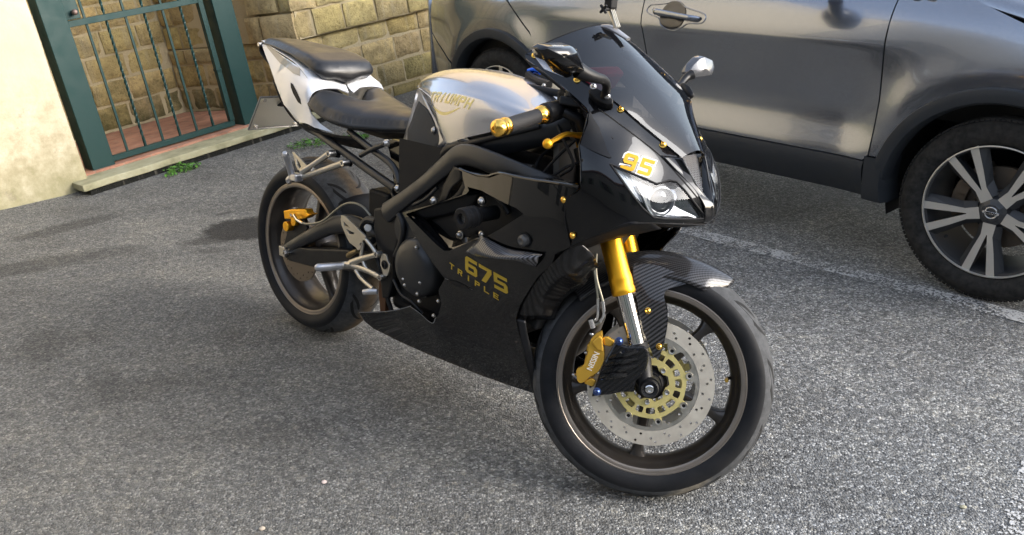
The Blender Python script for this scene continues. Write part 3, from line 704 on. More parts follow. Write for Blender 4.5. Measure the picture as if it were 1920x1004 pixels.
cpan('rear_door', [(-2.28, .60), (-2.22, .50), (-2.16, .446), (-1.566, .446), (-1.571, .5), (-1.584, .68), (-1.606, .85), (-1.623, .98), (-1.646, TOP), (-2.62, TOP), (-2.60, .98), (-2.46, .875), (-2.36, .79)])
cpan('rear_quarter', [(-2.365, .783), (-2.464, .868), (-2.606, .975), (-2.627, TOP), (-3.1, TOP), (-3.28, .95), (-3.37, .80), (-3.36, .70)] + [(-3.05, .56)] + arc(-2.646, R_, 148, 52, 30) + [(-2.30, .70)])
cpan('rear_bumper', [(-3.06, .55), (-3.365, .69), (-3.42, .6), (-3.41, .42), (-3.34, .3), (-3.13, .3), (-3.10, .4)])
# cladding: arch rings, sill
def ring(cx, a0, a1, name):
    m = MB(); G = []
    for r, dy in ((.388, .05), (.392, -.004), (.400, -.016), (.425, -.020), (.444, -.015), (.4485, -.004), (.4485, .02)):
        row = []
        for i in range(49):
            a = rad(a0 + (a1 - a0) * i / 48); x, z = cx + r * math.cos(a), .337 + r * math.sin(a); row.append((x, float(bodyy(cx + .45 * math.cos(a), .337 + .45 * math.sin(a))) + dy, z))
        G.append(row)
    m.grid(G); return m.build(name, clad, car, angle=40)
ring(0, -10, 178, 'arch_trim'); ring(-2.646, -10, 188, 'arch_trim')
def sillp(x0, x1, name, zt=.441):
    m = MB(); G = []
    for z, dy in ((zt, .006), (zt + .001, -.010), (.425, -.014), (.40, -.013), (.37, -.006), (.345, .004), (.318, .018), (.296, .03), (.285, .06), (.30, .12)):
        G.append([(x, float(bodyy(x, .43)) + dy, z) for x in np.linspace(x0, x1, 24)])
    m.grid(G); return m.build(name, clad, car, angle=35)
sillp(-.478, -2.21, 'sill_trim')
m = MB(); G = []  # flare joining the sill to the front arch
for i, z in enumerate((.466, .44, .42, .39, .36, .33, .305, .29)):
    xr = -(.449 ** 2 - (z - .337) ** 2) ** .5 + .014; row = []
    for s_ in np.linspace(0, 1, 8):
        x = -.474 + (xr + .02 - (-.474)) * s_; row.append((x + .02 * s_ * (i / 7), float(bodyy(x, .43)) - .013 - .012 * s_ + (.02 * (i / 7) ** 2), z))
    row += [(row[-1][0] + .015, row[-1][1] + .03, z), (row[-1][0] + .02, row[-1][1] + .12, z)]
    G.append(row)
m.grid(G); G2 = [[(q[0], q[1], .289) for q in G[-1]], [(q[0], .14, .289) for q in G[-1]]]; m.grid(G2); m.build('mud_flap', clad, car, angle=40)
# body core, underbody, glasshouse, far side
core = MB(); stn = [(-3.35, .12), (-3.1, .07), (-2.6, .05), (-.5, .05), (.3, .06), (.7, .2), (.88, .5)]
core.grid([[(x, y0 + .03, .62), (x, y0 + .03, 1.0 if x < 0 else .9 - max(0, x) * .1), (x, 1.74 - y0, 1.0 if x < 0 else .9 - max(0, x) * .1), (x, 1.74 - y0, .62)] for x, y0 in stn])
core.grid([[(x, .16, .31), (x, .16, .63), (x, 1.6, .63), (x, 1.6, .31)] for x in (-2.2, -.5)]); 
core.box((-1.3, .87, .32), (3.9, 1.2, .06)).box((-1.32, .3, .45), (1.75, .3, .3)); core.box((-.475, .5, .5), (.02, .75, .45)).box((-2.19, .5, .5), (.02, .75, .45))
core.build('underbody', blk, car, smooth=False)
for cx in (0, -2.646):
    m = MB(); a_ = [rad(-15 + 210 * i / 32) for i in range(33)]
    m.grid([[(cx + .40 * math.cos(a), y, .337 + .40 * math.sin(a)) for a in a_] for y in (.03, .34)])
    m.add([(cx + .40 * math.cos(a), .34, .337 + .40 * math.sin(a)) for a in a_], [tuple(range(33))]); m.build('wheel_well', blk, car, smooth=False)
hood = MB(); G = []
for x, z0, z1, y0 in ((-.50, 1.075, 1.16, .06), (-.25, 1.058, 1.14, .06), (0, .99, 1.10, .07), (.3, .945, 1.05, .08), (.55, .885, .99, .11), (.75, .82, .92, .2), (.84, .76, .84, .32)):
    G.append([(x, y0 + (1.74 - 2 * y0) * s_, z0 + (z1 - z0) * (1 - (2 * s_ - 1) ** 2) ** .5) for s_ in np.linspace(0, 1, 25)])
hood.grid(G); hood.build('bonnet', paint, car, angle=60, solid=.01)
fr = MB(); G = []
for z, d_ in ((.76, .0), (.7, .05), (.6, .07), (.45, .08), (.3, .05)):
    G.append([(.84 + d_ - .9 * abs(s_ - .5) ** 3 * 1.6, .3 * 0 + .12 + 1.5 * s_, z) for s_ in np.linspace(0, 1, 21)])
fr.grid(G).build('front_bumper', paint, car, angle=60, solid=.02)
gh = MB(); G = []
for x, zl, zt, yi in ((-3.25, 1.06, 1.08, .10), (-3.0, 1.07, 1.42, .26), (-2.6, 1.075, 1.55, .28), (-1.8, 1.075, 1.60, .27), (-1.1, 1.075, 1.57, .27), (-.55, 1.075, 1.38, .25), (-.2, 1.09, 1.13, .16)):
    G.append([(x, .085, zl), (x, .085 + yi * .45, zl + (zt - zl) * .6), (x, .05 + yi, zt), (x, .87, zt + .04), (x, 1.69 - yi, zt), (x, 1.655 - yi * .45, zl + (zt - zl) * .6), (x, 1.655, zl)])
gh.grid(G).build('glasshouse', glass_dark, car, angle=25)
rf = MB(); rf.grid([[(x, .33 + (1.08) * s_, zt + .055 * (1 - (2 * s_ - 1) ** 2)) for s_ in np.linspace(0, 1, 9)] for x, zt in ((-3.05, 1.42), (-2.6, 1.56), (-1.8, 1.61), (-1.1, 1.58), (-.75, 1.5))]); rf.build('roof', paint, car, solid=.02, angle=50)
far = MB(); far.grid([[(x, 1.74 - float(bodyy(x, z)), z) for z in np.linspace(.46, 1.07, 12)] for x in np.linspace(-3.4, .84, 40)]); far.build('far_side', paint, car, angle=50)
tg = MB(); tg.grid([[(-3.41 - .03 * math.sin(s_ * 3.14), .10 + 1.5 * s_, z) for z in (.3, .6, .75, 1.07)] for s_ in np.linspace(0, 1, 12)]); tg.build('tailgate', paint, car, solid=.02, angle=50)
# door handle: grip bar over a cup
hx0, hx1 = -1.55, -1.285
def hz(x): return .945 - .07 * (x - hx0)
hm = MB(); G = []
for i in range(25):
    s_ = i / 24; x = hx0 + (hx1 - hx0) * s_; w = .0145 * (1 - .25 * s_) * min(1, (s_ + .02) * 14) ** .5 * min(1, (1.02 - s_) * 10) ** .5
    yb = float(bodyy(x, hz(x))); st_ = .030 * min(1, s_ * 9, (1 - s_) * 9) + .003
    G.append([(x, yb - st_ + (.012 * (1 - math.cos(a)) if 0 else 0) - .009 * math.cos(a), hz(x) + w * math.sin(a)) for a in np.linspace(-math.pi, math.pi, 13)])
hm.grid(G); hm.build('door_handle', paint, car, angle=60)
dh = car.children[-1]
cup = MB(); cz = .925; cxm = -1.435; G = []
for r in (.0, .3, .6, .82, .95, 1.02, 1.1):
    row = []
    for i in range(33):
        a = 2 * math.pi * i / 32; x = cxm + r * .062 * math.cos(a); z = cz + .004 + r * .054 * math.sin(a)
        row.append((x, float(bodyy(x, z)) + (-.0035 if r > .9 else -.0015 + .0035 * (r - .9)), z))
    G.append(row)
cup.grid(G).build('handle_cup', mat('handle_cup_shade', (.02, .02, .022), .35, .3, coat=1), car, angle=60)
rim_ = MB()
rp = [(-1.575, .965), (-1.59, .945), (-1.575, .928), (-1.51, .912), (-1.49, .885), (-1.455, .868), (-1.41, .866), (-1.375, .882), (-1.345, .90), (-1.28, .905), (-1.262, .918), (-1.262, .935), (-1.285, .947), (-1.38, .965), (-1.42, .985), (-1.46, .985), (-1.49, .975)]
rp = catmull([np.array(q) for q in rp] + [np.array(rp[0])], 4)
rim_.tube([(q[0], float(bodyy(q[0], q[1])) - .0008, q[1]) for q in rp], .0028, 8, caps=False).build('handle_surround', paint, car, angle=80)
# mirror (above the frame, seen only as a reflection)
mm = MB(); mm.sphere((-.78, -.17, 1.14), .11, 20, (.65, 1.0, .72)).tube([(-.72, .02, 1.06), (-.75, -.12, 1.09)], .03, 10); mm.build('door_mirror', mat('gloss_black', (.006, .006, .007), .06, 0, coat=1), car, angle=80)

# wheels
alloy = mat('machined_alloy', (.62, .60, .55), .45, .6); alloy_d = mat('dark_alloy', (.055, .057, .06), .4, .3)
rub = mat('car_tyre', (.022, .022, .023), .8, spec=.2)
kk = N(rub); _w = kk.noise(kk.co(), 40, 4, .6); kk.l(kk.ramp(_w, [(.3, (.013,) * 3), (.7, (.04, .039, .037))]), kk.b.inputs["Base Color"]); kk.bump(_w, .15, .003)
iron = mat('cast_iron', (.16, .13, .1), .6, .7)
def car_wheel(cx, rot=0):
    c = (cx, 0, .337)
    w = MB(); w.lathe([(.243, .006), (.241, .012), (.232, .015), (.228, .03), (.218, .06), (.214, .2), (.24, .21)], c, 72)
    wh = w.build('wheel', alloy_d, car, angle=40)
    ty = MB(); pr = [(.240, .012), (.247, .004), (.258, -.003), (.275, -.010), (.298, -.010), (.316, -.003), (.328, .008), (.335, .022)]
    for yy in (.05, .085, .125, .165): pr += [(.337, yy - .004), (.329, yy), (.329, yy + .006), (.337, yy + .01)]
    pr += [(.334, .19), (.322, .21), (.28, .22), (.24, .2)]
    ty.lathe(pr, c, 96); 
    for i in range(120):   # shoulder blocks
        a = 2 * math.pi * i / 120; R = np.array([[math.cos(a), 0, -math.sin(a)], [0, 1, 0], [math.sin(a), 0, math.cos(a)]])
        ty.box(np.array(c) + R @ np.array([0, .014, .3246]), (.0130, .022, .009), R @ Rx(-.75))
    ty.build('tyre', rub, wh, angle=30)
    fc = MB(); 
    lip = [(.2425, .003), (.2425, -.002), (.2385, -.003), (.2365, .004)]; fc.lathe(lip, c, 96)
    def P2(a, b, t): return (cx + a, t, .337 + b)
    for k_ in range(5):
        an = rad(90 + 18 - 4 + 72 * k_ + rot); ca, sa = math.cos(an), math.sin(an)
        def q(r, w_, yy): return (cx + r * ca - w_ * sa, yy, .337 + r * sa + w_ * ca)
        # twin spoke: root, split, two tapering arms
        outer = [(.044, -.022), (.09, -.0205), (.15, -.038), (.2375, -.060), (.2375, -.030), (.088, -.0012), (.088, .0012), (.2375, .030), (.2375, .060), (.15, .038), (.09, .0205), (.044, .022)]
        V = [q(r, w_, .004 + .010 * (1 - r / .24)) for r, w_ in outer]; n_ = len(outer)
        tri = tessellate_polygon([[Vector((r, w_, 0)) for r, w_ in outer]]); fc.add(V, [tuple(t) for t in tri])
        fcd = V; B_ = [q(r, w_ * 1.04, .012 + .018 * (1 - r / .24)) for r, w_ in outer]
        B2 = [q(r, w_ * 1.15, .055 + .03 * (1 - r / .24)) for r, w_ in outer]
        dk = MB(); dk.add(V + B_ + B2, [(i, (i + 1) % n_, n_ + (i + 1) % n_, n_ + i) for i in range(n_)] + [(n_ + i, n_ + (i + 1) % n_, 2 * n_ + (i + 1) % n_, 2 * n_ + i) for i in range(n_)])
        if k_ == 0: dd_ = dk
        else: dd_.add(dk.v, dk.f)
    fc.build('spoke_face', alloy, wh, smooth=False)
    # chamfer wings beside each spoke pair
    for k_ in range(5):
        an = rad(90 + 18 - 4 + 72 * k_ + rot); ca, sa = math.cos(an), math.sin(an)
        for sg in (-1, 1):
            def q(r, w_, yy): return (cx + r * ca - sg * w_ * sa, yy, .337 + r * sa + sg * w_ * ca)
            dd_.add([q(.05, .0225, .014), q(.09, .0210, .012), q(.15, .039, .01), q(.236, .061, .008), q(.236, .086, .03), q(.17, .066, .034), q(.105, .043, .036), q(.05, .040, .034)], [(0, 1, 6, 7), (1, 2, 5, 6), (2, 3, 4, 5)])
    dd_.lathe([(.001, .002), (.030, .002), (.034, .006), (.050, .014), (.058, .03), (.058, .08)], c, 10)
    for k_ in range(5):
        a = rad(90 + 54 - 4 + 72 * k_ + rot); nx_ = np.array([c[0] + .057 * math.cos(a), .03, c[2] + .057 * math.sin(a)])
        dd_.lathe([(.018, .0), (.018, .03)], nx_ + [0, 0, 0], 16); dd_.tube([nx_ + [0, .02, 0], nx_ + [0, .0, 0]], .0105, 6)
    dd_.build('hub_and_spoke_sides', alloy_d, wh, smooth=False)
    cap = MB(); cap.lathe([(.0235, .0015), (.022, -.0022), (.018, -.0022), (.017, .0)], c, 40); cap.box((cx, -.0012, .337), (.056, .004, .009)); 
    cap.build('cap_emblem', chrome, wh, bevel=.0006)
    plane_text('cap_lettering', 'NISSAN', .009, (cx, -.0033, .337), (1, 0, 0), (0, 0, 1), blk, wh, wfit=.040, bold=.0003)
    br = MB(); br.lathe([(.06, .085), (.150, .085), (.150, .105), (.06, .105)], c, 48); br.build('brake_disc', iron, wh, angle=30)
    cb = MB(); 
    for k_ in range(7):
        a = rad(120 + 14 * k_); cb.box((cx + .142 * math.cos(a), .095, .337 + .142 * math.sin(a)), (.05, .06, .05), np.array([[math.cos(a), 0, -math.sin(a)], [0, 1, 0], [math.sin(a), 0, math.cos(a)]]))
    cb.build('brake_caliper', iron, wh, bevel=.004)
    MB().cyl((cx + .205 * math.cos(rad(222)), .035, .337 + .205 * math.sin(rad(222))), (cx + .193 * math.cos(rad(222)), .02, .337 + .193 * math.sin(rad(222))), .0055).build('tyre_valve', rub, wh)
    return wh
car_wheel(0, 20); car_wheel(-2.646, 45)
for cx in (0, -2.646):
    MB().lathe([(.2, .0), (.24, .0), (.32, .01), (.337, .04), (.337, .17), (.32, .2), (.22, .2)], (cx, 1.52, .337), 48).build('wheel', rub, car, angle=30)
# ================================================================== MOTORCYCLE
moto = empty('motorcycle', m4(MA, MO), label='black and silver sport motorcycle with gold fork, parked leaning on its side stand', cat='motorcycle')
gblack = mat('fairing_black', (.002, .002, .0025), .25, 0, coat=1, coat_r=.03, spec=.1, coat_ior=1.46)
k_ = N(gblack); _d = k_.noise(k_.co(), 14, 6, .7); k_.l(k_.ramp(_d, [(.42, (.01,) * 3), (.62, (.025,) * 3), (.78, (.06,) * 3)]), k_.b.inputs["Coat Roughness"])
mblack = mat('satin_black', (.007, .007, .008), .42, spec=.3); rough_var(mblack, .32, .55, 30)
fblack = mat('frame_black', (.012, .013, .015), .36, .0, spec=.5); rough_var(fblack, .28, .45, 25)
plast = mat('black_plastic', (.008, .008, .009), .6, spec=.25)
silver = mat('silver_paint', (.62, .62, .64), .24, .85, coat=1, coat_r=.02)
steel = mat('brushed_steel', (.50, .48, .45), .3, 1.0); rough_var(steel, .22, .42, 50)
chrom = mat('fork_chrome', (.78, .76, .74), .09, 1.0)
alu = mat('raw_aluminium', (.52, .49, .43), .38, 1.0); rough_var(alu, .3, .5, 40)
gold = mat('gold_anodised', (1.0, .50, .03), .34, .9)
goldb = mat('gold_bright', (.95, .58, .12), .2, 1.0)
goldc = mat('gold_caliper', (.62, .36, .05), .42, .75); rough_var(goldc, .35, .52, 60)
golddisc = mat('gold_disc_carrier', (.92, .78, .32), .4, .75); rough_var(golddisc, .28, .44, 50)
discm = mat('brake_disc_steel', (.8, .76, .62), .5, .75)
k_ = N(discm); _v = k_.n("ShaderNodeTexNoise"); _v.inputs["Scale"].default_value = 30; k_.l(k_.co(), _v.inputs["Vector"]); k_.l(k_.ramp(_v.outputs[0], [(.3, (.56, .51, .43)), (.7, (.70, .65, .55))]), k_.b.inputs["Base Color"])
bronze = mat('dark_bronze_wheel', (.05, .043, .037), .36, .55, coat=.2); rough_var(bronze, .3, .48, 30)
bronze_l = mat('rim_lip_bronze', (.27, .235, .20), .36, .8); rough_var(bronze_l, .28, .48, 22)
blue = mat('blue_bolt', (.08, .13, .32), .3, .9)
side_r = mat('tyre_sidewall', (.013, .013, .015), .6, spec=.22)
kk = N(side_r); _w = kk.noise(kk.co(), 12, 5, .65); kk.l(kk.ramp(_w, [(.35, (.006, .007, .009)), (.65, (.015, .015, .016))]), kk.b.inputs["Base Color"])
def tread(name, dusty):
    m = mat(name, (.03, .03, .03), .8, spec=.2); q = N(m); co = q.co(); sp = q.n("ShaderNodeSeparateXYZ"); q.l(co, sp.inputs[0])
    a = q.math('ABSOLUTE', sp.outputs[1]); mr = q.n("ShaderNodeMapRange"); mr.inputs[1].default_value = .034; mr.inputs[2].default_value = .012; q.l(q.math('ADD', a, q.math('MULTIPLY', q.math('SUBTRACT', q.noise(co, 30, 4), .5), .03)), mr.inputs[0])
    c = q.mix(mr.outputs[0], (.065, .067, .070), dusty); n_ = q.noise(co, 45, 5, .7); c = q.mix(1., c, q.ramp(n_, [(.3, (.6,) * 3), (.7, (1.25,) * 3)]), 'MULTIPLY')
    q.l(c, q.b.inputs["Base Color"]); q.bump(q.noise(co, 220, 3), .25, .001); return m
tread_f = tread('front_tread_rubber', (.20, .18, .145)); tread_r = tread('rear_tread_rubber', (.085, .065, .045))
groove = mat('tread_groove', (.004, .004, .004), .9)
def carbon(name, s_=190, lo=.006, hi=.09):
    m = mat(name, (.02, .02, .022), .25, 0, coat=1, coat_r=.03); q = N(m); co = q.co()
    r_ = q.n("ShaderNodeVectorRotate", rotation_type='EULER_XYZ'); q.l(co, r_.inputs["Vector"]); r_.inputs["Rotation"].default_value = (.5, .3, .35)
    sp = q.n("ShaderNodeSeparateXYZ"); q.l(r_.outputs[0], sp.inputs[0])
    a = q.math('MULTIPLY', sp.outputs[0], s_); b = q.math('MULTIPLY', sp.outputs[2], s_)
    f = q.math('FRACT', q.math('MULTIPLY', q.math('SUBTRACT', q.math('FLOOR', a), q.math('FLOOR', b)), .25)); st_ = q.math('LESS_THAN', f, .45)
    w = q.math('ADD', q.math('MULTIPLY', q.math('SINE', q.math('MULTIPLY', q.math('ADD', a, b), 1.57)), .5), .5)
    v = q.math('MULTIPLY', st_, q.math('MULTIPLY_ADD', w, .6)); 
    c = q.mix(st_, (lo, lo, lo * 1.1), (hi, hi, hi * 1.08)); q.l(c, q.b.inputs["Base Color"])
    q.l(q.ramp(st_, [(0, (.5,) * 3), (1, (.22,) * 3)]), q.b.inputs["Roughness"]); m.node_tree.nodes["Principled BSDF"].inputs["Metallic"].default_value = .15; m.node_tree.nodes['Principled BSDF'].inputs['Coat IOR'].default_value = 1.36; m.node_tree.nodes['Principled BSDF'].inputs['Specular IOR Level'].default_value = .15
    return m
carb = carbon('carbon_fibre', 480, .004, .05); carb2 = carbon('carbon_fibre_dark', 420, .003, .011)
leather = mat('seat_vinyl', (.013, .013, .014), .42)
k_ = N(leather); _n = k_.noise(k_.co(), 260, 3, .6); k_.bump(_n, .25, .0012); _m = k_.noise(k_.co(), 7, 4); k_.l(k_.ramp(_m, [(.35, (.3,) * 3), (.65, (.46,) * 3)]), k_.b.inputs["Roughness"])
def clearm(name, tint, fres=1.45, rough=.02, boost=1.):
    m = bpy.data.materials.new(name); m.use_nodes = True; t = m.node_tree; t.nodes.clear(); o = t.nodes.new("ShaderNodeOutputMaterial")
    tr = t.nodes.new("ShaderNodeBsdfTransparent"); tr.inputs[0].default_value = (*tint, 1); gl = t.nodes.new("ShaderNodeBsdfGlossy"); gl.inputs["Roughness"].default_value = rough
    gl.inputs[0].default_value = (boost, boost, boost, 1)
    fr = t.nodes.new("ShaderNodeFresnel"); fr.inputs[0].default_value = fres; mx = t.nodes.new("ShaderNodeMixShader")
    t.links.new(fr.outputs[0], mx.inputs[0]); t.links.new(tr.outputs[0], mx.inputs[1]); t.links.new(gl.outputs[0], mx.inputs[2]); t.links.new(mx.outputs[0], o.inputs[0]); return m
lensm = clearm('clear_lens', (.9, .92, .93)); smoke = clearm('smoked_screen', (.16, .16, .18), 1.55, .02)

def T2(m, f): m.xf(f); return m
FR = lambda m: m.xf(lambda q: S(q))          # front (steered) parts
def spoke(m, c, ang, r0, r1, w0, w1, w2, y0, y1, n=10):
    """one spoke with a rounded, flaring section"""
    ca, sa = math.cos(ang), math.sin(ang); G = []
    for i in range(n + 1):
        s_ = i / n; r = r0 + (r1 - r0) * s_
        w = w0 + (w1 - w0) * min(1, s_ / .8) if s_ < .8 else w1 + (w2 - w1) * ((s_ - .8) / .2) ** 2
        y = y0 + (y1 - y0) * s_; row = []
        for k in range(12):
            a = 2 * math.pi * k / 12; cx, cy = math.copysign(abs(math.cos(a)) ** .6, math.cos(a)) * w, math.copysign(abs(math.sin(a)) ** .6, math.sin(a)) * y
            row.append((c[0] + r * ca - cx * sa, c[1] + cy, c[2] + r * sa + cx * ca))
        row.append(row[0]); G.append(row)
    return m.grid(G)
def wheel(c, wf, tyre_prof, a0, fr, hubw, tm, name_mats=bronze):
    """cast five-spoke wheel: rim, lips, tyre"""
    f = FR if fr else (lambda m: m)
    h = MB(); h.lathe([(.018, -hubw), (.036, -hubw), (.040, -hubw + .012), (.046, -hubw + .02), (.046, hubw - .02), (.036, hubw), (.018, hubw)], c, 40)
    for i in range(5): spoke(h, c, a0 + 2 * math.pi * i / 5, .035, .203, .016, .0125, .030, .030, .022)
    rp = [(.2155, -wf + .004), (.2135, -wf + .014), (.206, -wf + .022), (.197, -wf * .42), (.1945, -.008), (.1945, .008), (.197, wf * .42), (.206, wf - .022), (.2135, wf - .014), (.2155, wf - .004), (.222, wf - .004), (.215, wf * .5), (.205, 0), (.215, -wf * .5), (.222, -wf + .004)]
    h.lathe(rp, c, 96, closed=True); w = f(h).build('wheel', name_mats, moto, angle=45)
    l = MB()
    for s_ in (-1, 1): l.lathe([(.2165, s_ * (wf - .006)), (.2165, s_ * (wf - .001)), (.2215, s_ * (wf + .001)), (.2270, s_ * (wf + .0005)), (.2285, s_ * (wf + .002)), (.2315, s_ * (wf + .0015)), (.2318, s_ * (wf - .003)), (.226, s_ * (wf - .007))], c, 110, closed=True)
    f(l).build('rim_lip', bronze_l, w, angle=40)
    t = MB(); t.lathe(tyre_prof, c, 128); cut = t
    me = f(t).mesh('tyre'); o = link('tyre', me, [side_r, tm], w, angle=80)
    return w, o
TC = (1.395, 0, .3)
def arcp(w, r, rc, r_in, n=14, side=.2):
    """tyre profile: sidewall from the rim then a round crown"""
    P = []
    return P
tpf = [(.222, -.046), (.2295, -.0535), (.236, -.0575), (.245, -.0608), (.256, -.0620), (.265, -.0605), (.2725, -.0565), (.280, -.050), (.287, -.0405), (.293, -.029), (.2975, -.0155), (.2995, 0)]
tpf = tpf + [(r, -y) for r, y in tpf[-2::-1]]
fw, ft = wheel(TC, .0535, tpf, rad(-90), True, .05, tread_f)
tpr = [(.222, -.068), (.2295, -.0765), (.237, -.082), (.247, -.0875), (.2575, -.0900), (.267, -.0885), (.276, -.082), (.286, -.070), (.296, -.053), (.3045, -.035), (.3105, -.017), (.3125, 0)]
tpr = tpr + [(r, -y) for r, y in tpr[-2::-1]]
RC_ = (0, 0, .312)
rw, rt = wheel(RC_, .0765, tpr, rad(-62), False, .075, tread_r)
# tread zone uses the second material
for o, c, isf, rz in ((ft, TC, True, .2715), (rt, RC_, False, .272)):
    for p_ in o.data.polygons:
        q = np.array(p_.center)
        if isf: q = SA.T @ (q - SO)
        if math.hypot(q[0] - c[0], q[2] - c[2]) > rz: p_.material_index = 1
def grooves(par, c, prof, f, n, yr, seed):
    rr = random.Random(seed); m = MB(); R_of = lambda y: np.interp(abs(y), [abs(q[1]) for q in prof[len(prof) // 2::1]], [q[0] for q in prof[len(prof) // 2::1]])
    for sd in (-1, 1):
        for i in range(n):
            a0 = 2 * math.pi * i / n + (.2 if sd > 0 else 0)
            for (da0, da1, y0, y1, bow) in ((0, .46, .006, yr * .93, .012), (.17, .42, yr * .45, yr * 1.0, -.006)):
                P = []
                for k in range(15):
                    s_ = k / 14; y = sd * (y0 + (y1 - y0) * s_ + bow * math.sin(math.pi * s_)); a = a0 + da0 + (da1 - da0) * (s_ ** 1.8 if bow > 0 else s_)
                    P.append((a, y))
                G = []
                for k, (a, y) in enumerate(P):
                    a2, y2 = P[min(k + 1, 14)]; a1, y1_ = P[max(k - 1, 0)]; d = np.array([(a2 - a1) * .3, y2 - y1_]); d /= np.linalg.norm(d); w = .0046 * math.sin(math.pi * (k + .6) / 15.2) ** .4
                    row = []
                    for sg in (-1, 1):
                        yy = y + sg * w * d[0]; aa = a - sg * w * d[1] / .3; r = float(R_of(yy)) + .0006; row.append((c[0] + r * math.cos(aa), yy, c[2] + r * math.sin(aa)))
                    G.append(row)
                m.grid(G)
    f(m).build('tread_grooves', groove, par, smooth=False)
grooves(fw, TC, tpf, FR, 11, .052, 1); grooves(rw, RC_, tpr, lambda m: m, 9, .076, 2)
# --- brake discs
def front_disc(sd):
    c = TC; y0 = sd * .0615; y1 = sd * .0665; d = MB()
    mp_ = lambda a, b, t: (c[0] + a, t, c[2] + b)
    holes = []
    for i in range(48):
        k = i % 3; r = (.127, .136, .1455)[k] ; a = 2 * math.pi * i / 48 + .06 * (i % 2); holes.append(circle(r * math.cos(a), r * math.sin(a), .0034, 8))
    band = [circle(0, 0, .154, 120), circle(0, 0, .1175, 96)] + holes
    d.plate(band, mp_, y0, y1)
    inner = []; n_ = 8
    for i in range(n_):   # inner ring with lugs
        a = 2 * math.pi * i / n_ + rad(22)
        for da, r in ((-.22, .1085), (-.17, .106), (-.125, .0945), (-.09, .0925), (.09, .0925), (.125, .0945), (.17, .106), (.22, .1085), (.39, .1085)): inner.append(((r) * math.cos(a + da), r * math.sin(a + da)))
    dd_ = MB(); dd_.plate([circle(0, 0, .1172, 96), inner], mp_, y0 + sd * .0006, y1 - sd * .0006)
    w = FR(d).build('brake_disc', discm, fw, smooth=False); FR(dd_).build('brake_disc_lugs', alu, fw, smooth=False)
    g = MB(); outer = []
    for i in range(n_):
        a = 2 * math.pi * i / n_ + rad(22)
        for da, r in ((-.26, .0865), (-.11, .0875), (-.09, .1000), (.09, .1000), (.11, .0875), (.26, .0865)): outer.append((r * math.cos(a + da), r * math.sin(a + da)))
    hs_ = []
    for i in range(16):
        a = 2 * math.pi * (i + .5) / 16 + rad(22); w_ = .15 if i % 2 else .115
        hs_.append([(r * math.cos(a + s_), r * math.sin(a + s_)) for r, s_ in ((.0605, -w_), (.0605, 0), (.0605, w_), (.0665, w_ + .02), (.0755, w_), (.0765, 0), (.0755, -w_), (.0665, -w_ - .02))])
    inn = []
    for i in range(5):
        a = 2 * math.pi * i / 5 + rad(56)
        for da, r in ((-.28, .0415), (-.2, .038), (.2, .038), (.28, .0415), (.4, .0465), (.85, .0465)): inn.append((r * math.cos(a + da), r * math.sin(a + da)))
    g.plate([outer, inn] + hs_, mp_, y0 - sd * .0005, y1 + sd * .001); FR(g).build('disc_carrier', golddisc, fw, smooth=False, bevel=.0008)
    for i in range(n_):
        a = 2 * math.pi * i / n_ + rad(22); q = np.array([c[0] + .0960 * math.cos(a), 0, c[2] + .0960 * math.sin(a)])
        b = MB(); b.lathe([(.0044, sd * .0690), (.0048, sd * .0692), (.0088, sd * .0692), (.0092, sd * .0685), (.0092, sd * .058)], q, 24)
        b.cur = 1; b.lathe([(.0001, sd * .0680), (.0044, sd * .0680), (.0044, sd * .0690)], q, 16)
        FR(b).build('disc_bobbin', [alu, mblack], fw, angle=40)
    for i in range(5):
        a = 2 * math.pi * i / 5 + rad(56); q = np.array([c[0] + .0455 * math.cos(a), 0, c[2] + .0455 * math.sin(a)])
        s_ = MB().lathe([(.0001, sd * .0705), (.0025, sd * .0705), (.0028, sd * .0735), (.0058, sd * .0745), (.0072, sd * .071), (.0072, sd * .066)], q, 16)
        FR(s_).build('disc_bolt', steel, fw, angle=40)
front_disc(-1); front_disc(1)
hb_ = MB(); hb_.lathe([(.012, -.075), (.028, -.075), (.034, -.06), (.041, -.055), (.041, -.03)], TC, 40).lathe([(.012, .075), (.028, .075), (.034, .06), (.041, .055), (.041, .03)], TC, 40)
FR(hb_).build('hub', mblack, fw)
vs = MB(); a = rad(12); vs.tube([(TC[0] + .197 * math.cos(a), 0, TC[2] + .197 * math.sin(a)), (TC[0] + .187 * math.cos(a), -.012, TC[2] + .187 * math.sin(a)), (TC[0] + .184 * math.cos(a), -.026, TC[2] + .184 * math.sin(a))], .0045, 10)
FR(vs).build('valve_stem', mblack, fw)
vc = MB(); vc.cyl((TC[0] + .184 * math.cos(a), -.026, TC[2] + .184 * math.sin(a)), (TC[0] + .183 * math.cos(a), -.040, TC[2] + .183 * math.sin(a)), .0058, .005, 6); FR(vc).build('valve_cap', goldb, fw)
# rear disc and hub
rd = MB(); hl = [circle(r * math.cos(a), r * math.sin(a), .003, 8) for i in range(30) for r, a in [((.088, .1)[i % 2], 2 * math.pi * i / 30)]]
rd.plate([circle(0, 0, .110, 80), circle(0, 0, .045, 40)] + hl, lambda a, b, t: (a, t, .312 + b), -.092, -.087); rd.build('brake_disc', mat('rear_disc_steel', (.22, .18, .14), .4, .9), rw, smooth=False)
MB().lathe([(.012, -.105), (.03, -.105), (.042, -.085), (.05, -.06)], RC_, 32).lathe([(.012, .115), (.04, .115), (.07, .10), (.07, .06)], RC_, 32).build('hub', bronze, rw)
sp_ = MB(); sp_.plate([[((.098 if i % 2 else .091) * math.cos(2 * math.pi * i / 90), (.098 if i % 2 else .091) * math.sin(2 * math.pi * i / 90)) for i in range(90)], circle(0, 0, .06, 30)], lambda a, b, t: (a, t, .312 + b), .088, .094); sp_.build('sprocket', steel, rw, smooth=False)

